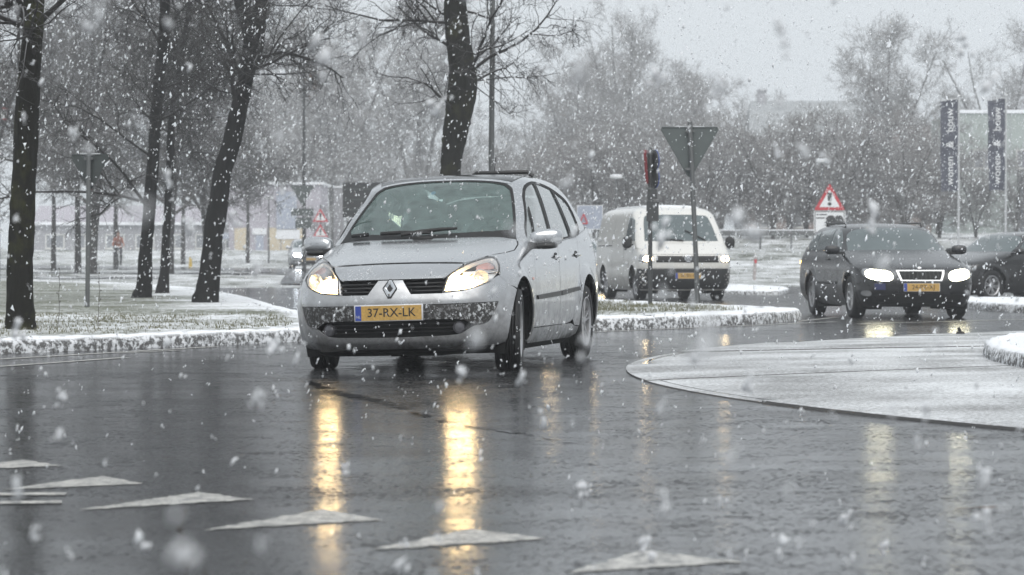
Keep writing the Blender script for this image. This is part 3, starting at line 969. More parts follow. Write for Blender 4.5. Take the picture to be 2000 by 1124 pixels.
# ---- trees farther off: a few shapes, copied
def template(seed, H, counts, lens, fork=3, spread=.35, low=.25, twig_r=.009, r=.16, ang=46, upb=.05):
    g = np.random.default_rng(seed)
    stems = []
    for k in range(fork):
        a = 2 * math.pi * k / fork + g.uniform(-.5, .5); s = spread * H * g.uniform(.5, 1.0) * (0 if k == 0 and fork < 4 else 1)
        n = 7; q = []
        for j in range(n):
            t = j / (n - 1); e = t ** 1.6
            q.append((math.cos(a) * s * e + g.normal(0, .02 * H * t * .5), math.sin(a) * s * e + g.normal(0, .02 * H * t * .5), H * .92 * t * g.uniform(.97, 1.03), r * (1 - .85 * t) * (1 if k == 0 else .7)))
        stems.append(q)
    tv = [trunk_mesh(q, 10, seed + i, .06, 3) for i, q in enumerate(stems)]
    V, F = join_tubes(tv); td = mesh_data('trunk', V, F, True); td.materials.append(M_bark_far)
    ax = np.array(stems); P0, R_ = ax[..., :3], ax[..., 3]
    L1 = sprout(g, P0, R_, counts[0], low, 1.0, lens[0] * H, ang, 6, upb, .13, .5, .014, .3, .55)
    L2 = sprout(g, *L1, counts[1], .1, 1.0, lens[1] * H, 45, 5, upb * .5, .2, .6, twig_r, .4)
    L3 = sprout(g, *L2, counts[2], .05, 1.0, lens[2] * H, 45, 4, .02, .2, .7, twig_r * .8, .5)
    L4 = sprout(g, *L3, counts[3], .05, 1.0, lens[3] * H, 45, 3, .02, .2, .8, twig_r * .7, .6)
    V, F = join_tubes([tubes(*L1, 5), tubes(*L2, 3), tubes(*L3, 3), tubes(*L4, 3)])
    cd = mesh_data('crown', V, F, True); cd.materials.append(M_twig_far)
    return td, cd
T_round = template(31, 9.0, (50, 480, 3200, 8000), (.36, .17, .085, .05), 3, .28, .20, .011)
T_round2 = template(32, 9.0, (46, 460, 3200, 8000), (.40, .18, .085, .05), 4, .34, .16, .011)
T_up = template(33, 14.0, (110, 900, 4600, 8000), (.27, .12, .06, .034), 4, .15, .16, .011, .2, 40, .09)
T_shrub = template(34, 5.0, (50, 420, 2200, 4200), (.42, .20, .11, .06), 6, .38, .08, .008, .06, 45, .04)
T_slim = template(35, 10.0, (34, 300, 1700, 3600), (.26, .13, .07, .045), 1, .0, .30, .008, .13, 58, .03)
def far_tree(T, name, px, Y, H, T_h, label, group, dz=0.0, wide=1.0, mats=None):
    x = (px - 1000) / 5500 * Y
    root = empty(name, (x, Y, float(zt(x, Y)) - .05 + dz), random.uniform(0, 6.28))
    s = H / T_h
    for i_, (nm, d) in enumerate((('trunk', T[0]), ('crown', T[1]))):
        o = bpy.data.objects.new(nm, d); COL.objects.link(o); o.parent = root; o.scale = (s * wide, s * wide, s)
        if mats:
            o.material_slots[0].link = 'OBJECT'; o.material_slots[0].material = mats[i_]
    tag(root, label, 'tree', group)
    return root
GL, GM, GR = 'grey trees behind the left verge', 'hazy trees in the middle distance', 'bare trees along the bank on the right'
for px, Y, H, lab in ((38, 78, 9.5, 'greyish tree close behind the mossy trunk at the left edge'), (105, 120, 9.0, 'grey tree left of the triangular sign post'), (152, 112, 10.5, 'tall faded tree directly behind the triangular sign post'), (226, 140, 10.5, 'faded tree above the cyclist'), (358, 146, 9.5, 'faded thin trunk between the slender pair and the leaning tree'), (484, 150, 8.5, 'small faded tree in front of the yellow shop front')):
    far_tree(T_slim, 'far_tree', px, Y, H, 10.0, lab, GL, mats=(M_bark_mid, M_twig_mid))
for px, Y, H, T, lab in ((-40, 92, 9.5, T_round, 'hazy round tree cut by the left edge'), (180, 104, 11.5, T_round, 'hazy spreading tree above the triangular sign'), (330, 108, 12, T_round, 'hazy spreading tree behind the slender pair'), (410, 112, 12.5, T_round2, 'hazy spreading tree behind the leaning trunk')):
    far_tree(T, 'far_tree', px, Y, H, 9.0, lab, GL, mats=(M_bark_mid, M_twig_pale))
for px, Y, H, T, h0, lab in ((655, 215, 19, T_round2, 9, 'large pale forked tree left of the silver car\'s roof'), (560, 235, 18, T_round, 9, 'pale tree behind the tall thin lamp post'), (745, 240, 17, T_round2, 9, 'pale tree above the dark sign board'), (815, 225, 19, T_round, 9, 'pale tree left of the crooked trunk'), (900, 240, 11, T_round2, 9, 'pale tree behind the crooked trunk'), (990, 225, 9.0, T_round, 9, 'low pale tree right of the crooked trunk'), (1060, 215, 9.5, T_round2, 9, 'low pale tree above the silver car\'s rear')):
    far_tree(T, 'far_tree', px, Y, H, h0, lab, GM)
for px, Y, H, T, h0, lab in ((1130, 215, 12.5, T_round, 9, 'round bare tree left of the white van'), (1212, 230, 18.5, T_up, 14, 'tallest bare tree above the white van'), (1290, 215, 12.0, T_round2, 9, 'round bare tree above the give way sign'), (1370, 220, 11.5, T_round, 9, 'round bare tree right of the give way sign'), (1440, 225, 10.5, T_round2, 9, 'bare tree left of the house roof'), (1545, 150, 5.0, T_round, 9, 'low bare tree in front of the house'), (1640, 155, 5.0, T_round2, 9, 'low bare tree above the warning sign'), (1735, 195, 14.2, T_round, 9, 'broad bushy bare tree right of the house'), (1945, 235, 16.5, T_round2, 9, 'broad bare tree behind the right flag'), (1830, 150, 4.8, T_round, 9, 'low bare tree left of the left flag')):
    far_tree(T, 'far_tree', px, Y, H, h0, lab, GR)
for px, Y, H, lab in ((1165, 242, 15.5, 'wide pale tree just left of the tallest bare tree'), (1250, 245, 16.0, 'wide pale tree just right of the tallest bare tree'), (1330, 240, 13.5, 'wide pale tree behind the give way triangle'), (1405, 246, 12.5, 'wide pale tree between the give way sign and the house'), (1100, 246, 12.0, 'wide pale tree above the silver car\'s tail'), (1770, 240, 11.0, 'wide pale tree behind the broad bushy tree')):
    far_tree(T_round2 if px % 2 else T_round, 'far_tree', px, Y, H, 9, lab, GR)
GS = 'bare shrubs on the bank'
sh = [(640, 150, 3.0, 'shrub left of the dark sign board'), (960, 148, 5.0, 'shrub behind the tall lamp pole'), (1030, 140, 4.8, 'shrub above the silver car\'s roof end'), (1090, 132, 4.6, 'shrub left of the blue board'), (1160, 128, 4.8, 'shrub behind the blue board'), (1230, 126, 4.9, 'shrub behind the white van roof'), (1300, 124, 5.2, 'shrub behind the blue and red signs'), (1375, 126, 5.0, 'shrub below the give way sign'), (1445, 130, 5.0, 'shrub above the bollard'), (1510, 126, 5.4, 'shrub left of the warning sign'), (1575, 130, 5.6, 'shrub beside the warning sign'), (1640, 126, 5.4, 'shrub right of the warning sign'), (1705, 130, 5.8, 'shrub above the dark estate car'), (1770, 126, 5.4, 'shrub right of the dark estate car roof'), (1835, 130, 5.2, 'shrub at the foot of the left flag pole'), (1905, 128, 4.0, 'shrub between the flag poles'), (1985, 126, 3.6, 'shrub at the right edge')]
for px, Y, H, lab in sh:
    far_tree(T_shrub, 'shrub', px, Y, H, 5.0, lab, GS, wide=1.25)
for k, (px, lab) in enumerate(((1015, 'taller back row shrub right of the tall lamp pole'), (1110, 'taller back row shrub above the silver car\'s rear end'), (1195, 'taller back row shrub above the left side of the white van'), (1265, 'taller back row shrub behind the blue and red sign post'), (1340, 'taller back row shrub behind the give way triangle'), (1410, 'taller back row shrub right of the white van'), (1480, 'taller back row shrub above the banded bollard'), (1540, 'taller back row shrub below the house chimney'), (1610, 'taller back row shrub behind the warning sign lamp'), (1675, 'taller back row shrub below the right end of the house roof'), (1740, 'taller back row shrub below the broad bushy tree'), (1805, 'taller back row shrub left of the flags'))):
    far_tree(T_shrub, 'shrub', px, 142 + 3 * (k % 2), 4.7 + .5 * (k % 3 == 1), 5.0, lab, 'back row of the thicket', wide=1.15)

# trees and shrubs added unseen beside and behind the viewer, to darken car reflections
GO = 'unseen trees added round the junction'
k = 0
for x, y in [(47, -6), (50, 8), (52, 22), (51, 36), (53, 50), (50, 64), (46, 76), (-46, 2), (-44, -12), (-30, -24), (-14, -26), (2, -25), (18, -26), (34, -22)]:
    r_ = empty('added_junction_tree', (x, y, -.06), random.uniform(0, 6))
    for nm, d in (('trunk', (T_round, T_shrub)[k % 2][0]), ('crown', (T_round, T_shrub)[k % 2][1])):
        o = bpy.data.objects.new(nm, d); COL.objects.link(o); o.parent = r_; o.scale = (1.6, 1.6, 1.1) if k % 2 == 0 else (2.0, 2.0, 1.7)
        o.material_slots[0].link = 'OBJECT'; o.material_slots[0].material = M_bark_mid if nm == 'trunk' else M_twig_mid
    tag(r_, ('spreading bare tree' if k % 2 == 0 else 'broad bare shrub') + ' added unseen outside the picture ' + ('to the right' if x > 40 else 'to the left' if x < -40 else 'behind the viewer'), 'tree', GO)
    k += 1
# ------------------------------------------------------------------ buildings far off
M_wall_grey = simple('grey_render', (.30, .30, .32), .85, var=.08, vscale=1.5)
M_wall_lilac = simple('lilac_cladding', (.36, .34, .38), .8, var=.08, vscale=1.5)
M_wall_yellow = simple('yellow_brick', (.52, .45, .33), .85, var=.15, vscale=4)
M_wall_green = simple('green_grey_cladding', (.30, .34, .32), .7, var=.08, vscale=.8)
M_wall_brick = simple('brown_brick', (.22, .15, .12), .9, var=.2, vscale=3)
M_roof_grey = simple('slate_roof', (.26, .275, .285), .7, var=.12, vscale=3)
M_panel_blue = simple('blue_board', (.30, .33, .40), .5, var=.15)
M_panel_white = simple('white_board', (.70, .71, .73), .6, var=.05)
M_pane = simple('dark_pane', (.20, .21, .23), .1, spec=.8)
M_frame = simple('window_frame', (.62, .62, .60), .5)
M_dark_annex = simple('dark_annex', (.07, .075, .10), .7, var=.15)

def wall_box(root, name, x0, x1, y0, y1, z0, z1, mat):
    return MB().box(((x0 + x1) / 2, (y0 + y1) / 2, (z0 + z1) / 2), (x1 - x0, y1 - y0, z1 - z0)).build(name, mat, root)
def window(root, x, z, w, h, y, name='window'):
    f = MB()
    for (cx, cz, ww, hh) in ((x, z + h / 2, w + .1, .08), (x, z - h / 2, w + .1, .08), (x - w / 2, z, .08, h), (x + w / 2, z, .08, h), (x, z, .05, h)):
        f.box((cx, y - .05, cz), (ww, .10, hh))
    o = f.build(name, M_frame, root)
    MB().box((x, y - .02, z), (w - .06, .03, h - .06)).build('pane', M_pane, o)
    MB().box((x, y - .09, z - h / 2 - .06), (w + .2, .16, .05)).build('sill', M_frame, o)
    return o

# long low building at the left with a snowed roof edge
b1 = empty('low_building', (-23, 188, 1.0))
def L(o, x, y): return x - o.location.x, y - o.location.y
wall_box(b1, 'wall', -9, 8.6, 0, 8, -.4, 1.95, M_wall_grey)
for i, (z0, z1, y0) in enumerate(((1.95, 2.15, -.35),)):
    wall_box(b1, 'roof_edge', -9.3, 8.9, y0, 8.3, z0, z1, M_snow)
rf = MB().add([(-9.2, 0, 2.15), (8.8, 0, 2.15), (8.8, 8, 2.15), (-9.2, 8, 2.15), (-9.2, 4, 3.3), (8.8, 4, 3.3)], [(0, 1, 5, 4), (2, 3, 4, 5), (0, 4, 3), (1, 2, 5), (3, 2, 1, 0)]).build('roof', M_wall_lilac, b1)
for k in range(8):
    window(b1, -7.5 + k * 2.0, .85, 1.2, .9, 0)
tag(b1, 'long low grey building with a snowy eave behind the left trees', 'building')
# shop with yellow front and blue board
b2 = empty('shop_building', (-17.2, 186, 1.0))
wall_box(b2, 'wall', -1.5, 4.6, 0, 7, -.4, 4.6, M_wall_lilac)
wall_box(b2, 'roof_edge', -1.7, 4.8, -.2, 7.2, 4.6, 4.75, M_snow)
for x0, x1 in ((-1.15, -.1), (1.05, 1.95), (1.95, 2.9), (2.95, 3.5)):
    wall_box(b2, 'front_panel', x0 + .03, x1 - .03, -.10, -.003, -.3, 1.75, M_wall_yellow)
wall_box(b2, 'door', .28, .80, -.08, -.003, -.3, 1.25, M_panel_blue)
wall_box(b2, 'transom', .05, 1.0, -.09, -.003, 1.3, 1.72, M_panel_white)
wall_box(b2, 'fascia', 1.66, 3.2, -.16, -.103, 1.0, 1.62, M_panel_white)
wall_box(b2, 'sign_board', 1.66, 3.0, -.2, -.104, 1.66, 4.15, M_panel_blue)
wall_box(b2, 'small_sign', -2.1, -1.5, -.15, -.003, 1.0, 1.4, M_panel_blue)
tag(b2, 'shop front with yellow panels and a tall blue board left of the silver car', 'building')
# house with a chimney on the right
b3 = empty('house', (22.2, 212, 2.2))
wall_box(b3, 'wall', -4.2, 4.6, 0, 9, -.5, 6.2, M_wall_brick)
MB().add([(-4.5, -.5, 6.1), (4.9, -.5, 6.1), (4.9, 9.5, 6.1), (-4.5, 9.5, 6.1), (-3.9, 4.5, 10.6), (4.3, 4.5, 10.6)], [(0, 1, 5, 4), (2, 3, 4, 5), (0, 4, 3), (1, 2, 5), (3, 2, 1, 0)]).build('roof', M_roof_grey, b3)
MB().box((-3.0, 4.5, 10.8), (.62, .62, 1.1)).box((-3.0, 4.5, 11.38), (.76, .76, .12)).build('chimney', M_wall_grey, b3)
for x in (-2.9, -.9, 1.2, 3.2):
    for z in (1.5, 4.4): window(b3, x, z, 1.1, 1.3, 0)
tag(b3, 'house with a pale slate roof and one chimney above the thicket', 'house')
# pale block and annexes behind the flags
b4 = empty('pale_block', (32.0, 172, 2.2))
wall_box(b4, 'wall', -4.9, 12, 0, 10, -.5, 7.4, M_wall_green)
wall_box(b4, 'roof_edge', -5.0, 12.1, -.1, 10.1, 7.4, 7.6, M_snow)
for k in range(5):
    wall_box(b4, 'cladding_joint', -4.0 + k * 2.4, -3.96 + k * 2.4, -.02, -.002, -.4, 7.3, M_roof_grey)
for k in range(4): window(b4, -3.2 + k * 2.6, 4.6, 1.2, 1.1, 0)
tag(b4, 'pale green grey flat roofed block behind the two flags', 'building')
b5 = empty('dark_annex', (33.5, 163, 2.1))
wall_box(b5, 'wall', -5.1 + 2.0, 8, 0, 6, -.5, 3.6, M_dark_annex)
wall_box(b5, 'roof_edge', -3.2, 8.1, -.1, 6.1, 3.6, 3.75, M_snow)
window(b5, -1.6, 1.6, 1.2, 1.0, 0)
tag(b5, 'low dark annex at the right edge in front of the pale block', 'building')
b6 = empty('brown_building', (29.5, 205, 2.4))
wall_box(b6, 'wall', -2.2, 3.4, 0, 8, -.5, 8.0, M_wall_brick)
wall_box(b6, 'roof_edge', -2.3, 3.5, -.1, 8.1, 8.0, 8.18, M_snow)
for z in (2.0, 5.2): window(b6, -.9, z, 1.1, 1.3, 0)
tag(b6, 'brown building seen just left of the left flag', 'building')
# ------------------------------------------------------------------ signs, lamps, flags
M_galv = simple('galvanised_steel', (.12, .125, .125), .45, metal=.5, var=.2)
M_signdark = simple('dark_sign_back', (.03, .037, .036), .5)
M_signback = simple('sign_back', (.085, .10, .098), .5, metal=.3, var=.15)
M_red = simple('sign_red', (.45, .03, .04), .45, var=.15)
M_reddark = simple('faded_red', (.20, .02, .025), .5)
M_signwhite = simple('sign_white', (.72, .73, .74), .45, var=.05)
M_signblue = simple('sign_blue', (.02, .08, .42), .45)
M_dkpost = simple('dark_post', (.035, .037, .038), .5)
M_flag = simple('flag_cloth', (.048, .052, .075), .8, var=.2)
M_lampwhite = simple('lamp_housing_white', (.66, .67, .68), .5)

def tri_prism(mb, s, c, thick, down=True, y=0.0, k=1.0):
    """equilateral sign plate of side s with rounded corners, in the xz plane, centre of top/base edge at c"""
    h = s * .866; sg = -1 if down else 1
    P = [(-s / 2, 0), (s / 2, 0), (0, sg * h)]
    P = smooth_poly([(p[0] * k, (p[1] - sg * h / 3) * k + sg * h / 3) for p in P], 0)
    q = []
    r = .10
    n = 3
    for i in range(n):
        a, b, d = P[i - 1], P[i], P[(i + 1) % n]
        q += [(b[0] + (a[0] - b[0]) * r * .6, b[1] + (a[1] - b[1]) * r * .6), (b[0] + (a[0] - b[0]) * r * .15 + (d[0] - b[0]) * r * .15, b[1] + (a[1] - b[1]) * r * .15 + (d[1] - b[1]) * r * .15), (b[0] + (d[0] - b[0]) * r * .6, b[1] + (d[1] - b[1]) * r * .6)]
    m = len(q)
    V = [(c[0] + x, y - thick / 2, c[1] + z) for x, z in q] + [(c[0] + x, y + thick / 2, c[1] + z) for x, z in q]
    mb.add(V, [tuple(range(m)), tuple(reversed(range(m, 2 * m)))] + [(i, m + i, m + (i + 1) % m, (i + 1) % m) for i in range(m)])
    return mb

def giveway_back(name, loc, ztop, s, label, rz=0.0, lean=0.0, rpost=.038, top_extra=.08, mback=None):
    r = empty(name, loc, rz)
    MB().tube([(0, 0, -.1), (lean * .5, 0, ztop * .5), (lean, 0, ztop + top_extra)], rpost, 12).build('post', M_galv, r, True)
    pl = tri_prism(MB(), s, (lean, ztop), .006, True, y=.055).build('plate', mback or M_signback, r)
    tri_prism(MB(), s, (lean, ztop), .004, True, y=.062).build('front_face', M_red, pl)
    rim = MB()
    h = s * .866
    for a, b in (((-s / 2 + .03, 0), (s / 2 - .03, 0)), ((-s / 2 + .02, -.03), (-.03, -h + .05)), ((s / 2 - .02, -.03), (.03, -h + .05))):
        rim.tube([(lean + a[0], .045, ztop + a[1]), (lean + b[0], .045, ztop + b[1])], .010, 6)
    rim.build('rim', mback or M_signback, pl)
    for z in (ztop - .06, ztop - s * .70):
        MB().box((lean, .02, z), (.14, .09, .035)).build('clamp', M_galv, r)
    sn = MB().box((lean, .055, ztop + .012), (s * .5, .02, .012)).build('snow', M_snow, r)
    tag(r, label, 'sign')
    return r
giveway_back('give_way_sign', (2.87, 43.4, .15), 2.73, .92, 'give way sign seen from behind on the snowy island before the white van', 0, -.13)
giveway_back('give_way_sign', (-6.38, 42.3, .13), 2.29, .64, 'small triangular sign on a dark post beside the left verge trees', R(-14), .03, .035, .02, M_signdark)

# blue round signs seen nearly edge on, with an edge-on give way plate, on one post
r = empty('sign_post', (2.13, 43.4, .15))
MB().tube([(0, 0, -.1), (.0, 0, 2.42)], .034, 12).build('post', M_dkpost, r, True)
for z in (2.22, 1.95):
    d = MB().lathe([(0, .0), (.155, 0), (.165, .012), (.165, .022), (.150, .022), (0, .02)], 28, 'y')
    d.xform(Matrix.Translation((.045, .02, z)) @ Matrix.Rotation(R(-68), 4, 'Z'))
    o = d.build('round_plate', M_dkpost, r, True)
    d = MB().lathe([(.150, .023), (.168, .023), (.168, .030), (0, .030)], 28, 'y')
    d.xform(Matrix.Translation((.045, .02, z)) @ Matrix.Rotation(R(-68), 4, 'Z')); d.build('blue_face', M_signblue, o, True)
t_ = tri_prism(MB(), .62, (0, 0), .006, True).xform(Matrix.Translation((-.055, -.02, 2.36)) @ Matrix.Rotation(R(80), 4, 'Z')).build('triangle_plate', M_signwhite, r)
for kk in (1.0,):
    e = MB(); h = .62 * .866
    for a, b in (((-.28, -.01), (.28, -.01)), ((-.28, -.03), (-.02, -h + .05)), ((.28, -.03), (.02, -h + .05))):
        e.tube([(a[0], -.008, a[1]), (b[0], -.008, b[1])], .028, 4)
    e.xform(Matrix.Translation((-.055, -.02, 2.36)) @ Matrix.Rotation(R(80), 4, 'Z')).build('red_border', M_reddark, t_)
MB().box((.03, 0, 1.70), (.15, .10, .15)).build('lower_plate', M_dkpost, r)
MB().box((.035, 0, 1.43), (.185, .11, .30)).build('lower_plate', M_dkpost, r)
for z in (1.785, 1.60, 2.08):
    MB().tube([(0, 0, z - .015), (0, 0, z + .015)], .055, 12).build('clamp', M_galv, r, True)
tag(r, 'sign post with blue round plates seen edge on in front of the white van', 'sign')

# tall lamp pole behind the silver car
def lamp(name, loc, h, rad, head, label, group=None, arm=.0):
    r = empty(name, loc)
    MB().tube([(0, 0, -.1), (0, 0, h * .25), (0, 0, h)], [rad * 1.25, rad, rad * .75], 12).build('pole', M_galv, r, True)
    V, F = rounded_box((arm, 0, h + .03), (head, head * .8, .07), 2.4, 20, 10)
    hd = mk('lamp_head', V, F, M_lampwhite, r, True)
    V, F = rounded_box((arm, 0, h + .10), (head * .95, head * .75, .045), 2.2, 20, 10)
    mk('snow_cap', V, F, M_snow, hd, True)
    tag(r, label, 'lamp post', group)
    return r
r = empty('tall_pole', (-.36, 49.2, .15))
MB().tube([(0, 0, -.1), (.0, 0, 2.4), (.02, 0, 5.0), (.04, 0, 9.5)], [.055, .050, .045, .035], 14).build('pole', M_galv, r, True)
MB().tube([(.04, 0, 9.4), (.04, -.5, 9.75), (.04, -1.3, 9.9)], .03, 8).build('arm', M_galv, r, True)
MB().box((.04, -1.5, 9.88), (.22, .6, .12)).build('lamp_head', M_lampwhite, r, bevel=.03)
MB().box((0, 0, .7), (.14, .14, .9)).build('service_door', M_galv, r, bevel=.02)
tag(r, 'tall straight grey lamp pole just right of the crooked trunk', 'lamp post')
GLp = 'low lamp posts with snow capped heads'
def zg(x, y): return float(zt(x, y))
for px, py, Y, lab in ((1605, 317, 112, 'lamp post with snow capped head above the warning sign'), (1203, 348, 112, 'lamp post with snow capped head above the white van'), (525, 389, 150, 'distant lamp post in front of the yellow shop front')):
    x = (px - 1000) / 5500 * Y; z0 = zg(x, Y)
    lamp('lamp_post', (x, Y, z0), .9 - (py - 500) / 5500 * Y - z0, .045, .26, lab, GLp)

# thin pole with give way sign and two dark boards, left of the silver car
Y = 108.0; x = (594 - 1000) / 5500 * Y; z0 = zg(x, Y)
r = empty('lamp_post_with_signs', (x, Y, z0))
zz = lambda py: .9 - (py - 500) / 5500 * Y - z0
MB().tube([(0, 0, -.1), (0, 0, zz(300)), (0, 0, zz(105))], [.085, .06, .035], 10).build('pole', M_dkpost, r, True)
pl = tri_prism(MB(), .92, (-.06, zz(363)), .008, True, y=-.09).build('triangle_plate', M_signback, r)
MB().box((-.06, -.09, zz(415)), (.86, .01, .27)).build('board', M_signback, r)
MB().box((-.02, -.09, zz(436)), (.62, .01, .42)).build('board', M_signback, r)
for py in (380, 412, 438): MB().box((0, -.04, zz(py)), (.10, .10, .05)).build('clamp', M_galv, r)
MB().tube([(0, 0, zz(108)), (.3, -.2, zz(100)), (.8, -.4, zz(98))], .025, 6).build('arm', M_dkpost, r, True)
tag(r, 'tall thin lamp post carrying a triangle and two dark boards beside the left mirror', 'lamp post')
# red bordered warning triangles one above the other
def warn_triangle(root, c, s, y, mark=True):
    pl = tri_prism(MB(), s, c, .010, False, y=y).build('triangle_plate', M_red, root)
    tri_prism(MB(), s, (c[0], c[1] + s * .0), .006, False, y=y - .008, k=.66).build('white_face', M_signwhite, pl)
    if mark:
        MB().prism([(c[0] - .055 * s, c[1] + .30 * s), (c[0] + .055 * s, c[1] + .30 * s), (c[0] + .075 * s, c[1] + .56 * s), (c[0] - .075 * s, c[1] + .56 * s)], 0, .004).xform(Matrix.Translation((0, y - .012, 0)) @ Matrix(((1, 0, 0, 0), (0, 0, 1, 0), (0, 1, 0, 0), (0, 0, 0, 1)))).build('exclamation_bar', M_ink0, pl)
        MB().lathe([(0, 0), (.06 * s, 0), (.06 * s, .004)], 14, 'y', c=(c[0], y - .016, c[1] + .20 * s)).build('exclamation_dot', M_ink0, pl)
    return pl
M_ink0 = simple('sign_ink', (.015, .015, .016), .5)
Y = 138.0; x = (626 - 1000) / 5500 * Y; z0 = zg(x, Y)
r = empty('warning_sign', (x, Y, z0)); zz = lambda py: .9 - (py - 500) / 5500 * Y - z0
MB().tube([(0, .03, -.1), (0, .03, zz(400))], .035, 8).build('post', M_galv, r, True)
warn_triangle(r, (0, zz(434)), .78, -.02); warn_triangle(r, (0, zz(464)), .78, -.02)
tag(r, 'two red bordered warning triangles, one above the other, above the left mirror', 'sign')
Y = 82.0; x = (1 - 1000) / 5500 * Y
r = empty('red_edged_sign', (x, Y, .13)); zz = lambda py: .9 - (py - 500) / 5500 * Y - .13
MB().tube([(-.05, .04, -.1), (-.05, .04, zz(200))], .035, 8).build('post', M_galv, r, True)
o = MB().box((0, 0, zz(223)), (.46, .012, .36)).build('plate', M_red, r, bevel=.004)
MB().box((0, -.010, zz(223)), (.38, .008, .28)).build('white_face', M_signwhite, o)
tag(r, 'white sign with a red edge cut off by the left edge of the picture', 'sign')
# warning sign with board behind the dark estate
Y = 92.0; x = (1620 - 1000) / 5500 * Y; z0 = zg(x, Y)
r = empty('warning_sign', (x, Y, z0)); zz = lambda py: .9 - (py - 500) / 5500 * Y - z0
for sx in (-.42, .42): MB().tube([(sx, .03, -.1), (sx, .03, zz(413))], .03, 8).build('post', M_galv, r, True)
warn_triangle(r, (0, zz(411)), 1.02, -.02)
wp = MB().box((0, -.02, zz(434)), (1.03, .012, .72)).build('board', M_signwhite, r)
brd = MB()
for (cx, cz, w, h) in ((0, .335, .97, .022), (0, -.335, .97, .022), (-.475, 0, .022, .65), (.475, 0, .022, .65)): brd.box((cx, -.031, zz(434) + cz), (w, .006, h))
brd.build('board_border', M_ink0, wp)
tl = MB()
for k, (w, dz) in enumerate(((.34, .24), (.36, .13), (.05, -.02), (.04, -.10))): tl.box((-.26 + (.12 if k > 1 else 0), -.031, zz(434) + dz), (w, .005, .035))
tl.build('board_text', M_ink0, wp)
for cx, m_ in ((.04, M_ink0), (.30, M_dkpost)):
    V, F = rounded_box((cx, -.032, zz(434) - .02), (.155, .006, .24), 2.6, 20, 8)
    mk('board_vehicle', V, F, m_, wp, True)
tag(r, 'red warning triangle with an exclamation mark over a white board', 'sign')
# dark board on legs behind the silver car's A pillar, and the pale pillar beside it
Y = 76.0; x = (712 - 1000) / 5500 * Y; z0 = 0.0
r = empty('dark_sign_board', (x, Y, z0)); zz = lambda py: .9 - (py - 500) / 5500 * Y
for sx in (-.45, .45): MB().tube([(sx, .05, -.1), (sx, .05, zz(358))], .035, 8).build('post', M_galv, r, True)
MB().box((0, 0, (zz(357) + zz(425)) / 2), (1.18, .04, zz(357) - zz(425))).build('board', M_dkpost, r)
for k in range(3): MB().box((0, -.03, zz(425) + .2 + .28 * k), (1.14, .012, .03)).build('stiffener', M_signback, r)
tag(r, 'dark direction board seen from behind over the silver car\'s windscreen corner', 'sign')
Y = 120.0; x = (662 - 1000) / 5500 * Y; z0 = zg(x, Y)
r = empty('advertising_pillar', (x, Y, z0)); zz = lambda py: .9 - (py - 500) / 5500 * Y - z0
MB().box((0, 0, zz(368) / 2), (.42, .30, zz(368))).build('pillar', M_wall_grey, r, bevel=.03)
MB().box((0, 0, zz(368) + .04), (.48, .36, .09)).build('snow_cap', M_snow, r, bevel=.03)
tag(r, 'pale grey pillar with a snow cap left of the dark direction board', 'pillar')
# blue board with red triangle right of the silver car
Y = 100.0; x = (1152 - 1000) / 5500 * Y; z0 = zg(x, Y)
r = empty('blue_board', (x, Y, z0)); zz = lambda py: .9 - (py - 500) / 5500 * Y - z0
for sx in (-.3, .3): MB().tube([(sx, .05, -.1), (sx, .05, zz(405))], .03, 8).build('post', M_galv, r, True)
bb = MB().box((0, 0, zz(425)), (.88, .03, .82)).build('board', M_panel_blue, r)
MB().box((0, -.004, zz(425)), (.92, .02, .86)).build('board_border', M_signwhite, r)
e = MB()
for a, b in (((-.36, -.22), (-.08, -.22)), ((-.36, -.22), (-.22, .12)), ((-.08, -.22), (-.22, .12))): e.tube([(a[0], -.03, zz(425) + a[1]), (b[0], -.03, zz(425) + b[1])], .03, 4)
e.build('red_triangle', M_red, bb)
tag(r, 'blue board with a red triangle between the silver car and the van', 'sign')
# bollard on the far verge
Y = 92.0; x = (1473 - 1000) / 5500 * Y
r = empty('bollard', (x, Y, zg(x, Y)))
MB().tube([(0, 0, -.1), (.02, 0, .45), (.04, 0, .78)], [.055, .05, .045], 12).build('post', simple('bollard_grey', (.34, .30, .29), .6), r, True)
MB().tube([(.037, 0, .58), (.039, 0, .70)], .052, 12).build('red_band', M_red, r, True)
V, F = rounded_box((.042, 0, .80), (.05, .05, .03), 2.2, 14, 8); mk('snow_cap', V, F, M_snow, r, True)
tag(r, 'short post with a red band on the snowy verge right of the van', 'bollard')
# low concrete edging and rail beyond the verge
Y = 118.0
r = empty('guard_rail', (9.0, Y, zg(9, Y)))
for k in range(7): MB().box((-1.2 + k * 1.3, 0, .30), (.08, .08, .9)).build('post', M_galv, r)
MB().box((2.7, -.06, .68), (8.6, .05, .22)).build('rail', M_galv, r, bevel=.02)
MB().box((2.7, -.06, .81), (8.6, .07, .04)).build('snow', M_snow, r)
tag(r, 'grey guard rail with snow along its top below the thicket', 'guard rail')
# yellow hydrant post on the far left
Y = 140.0; x = (372 - 1000) / 5500 * Y
r = empty('yellow_post', (x, Y, zg(x, Y)))
MB().tube([(0, 0, -.1), (0, 0, .42)], [.10, .07], 10).lathe([(.07, .42), (.05, .50), (0, .53)], 10, 'z').build('post', simple('yellow_plastic', (.55, .38, .06), .5), r, True)
tag(r, 'small yellow post on the far verge between the trunks', 'post')

M_polegrey = simple('pole_grey', (.40, .41, .42), .5)
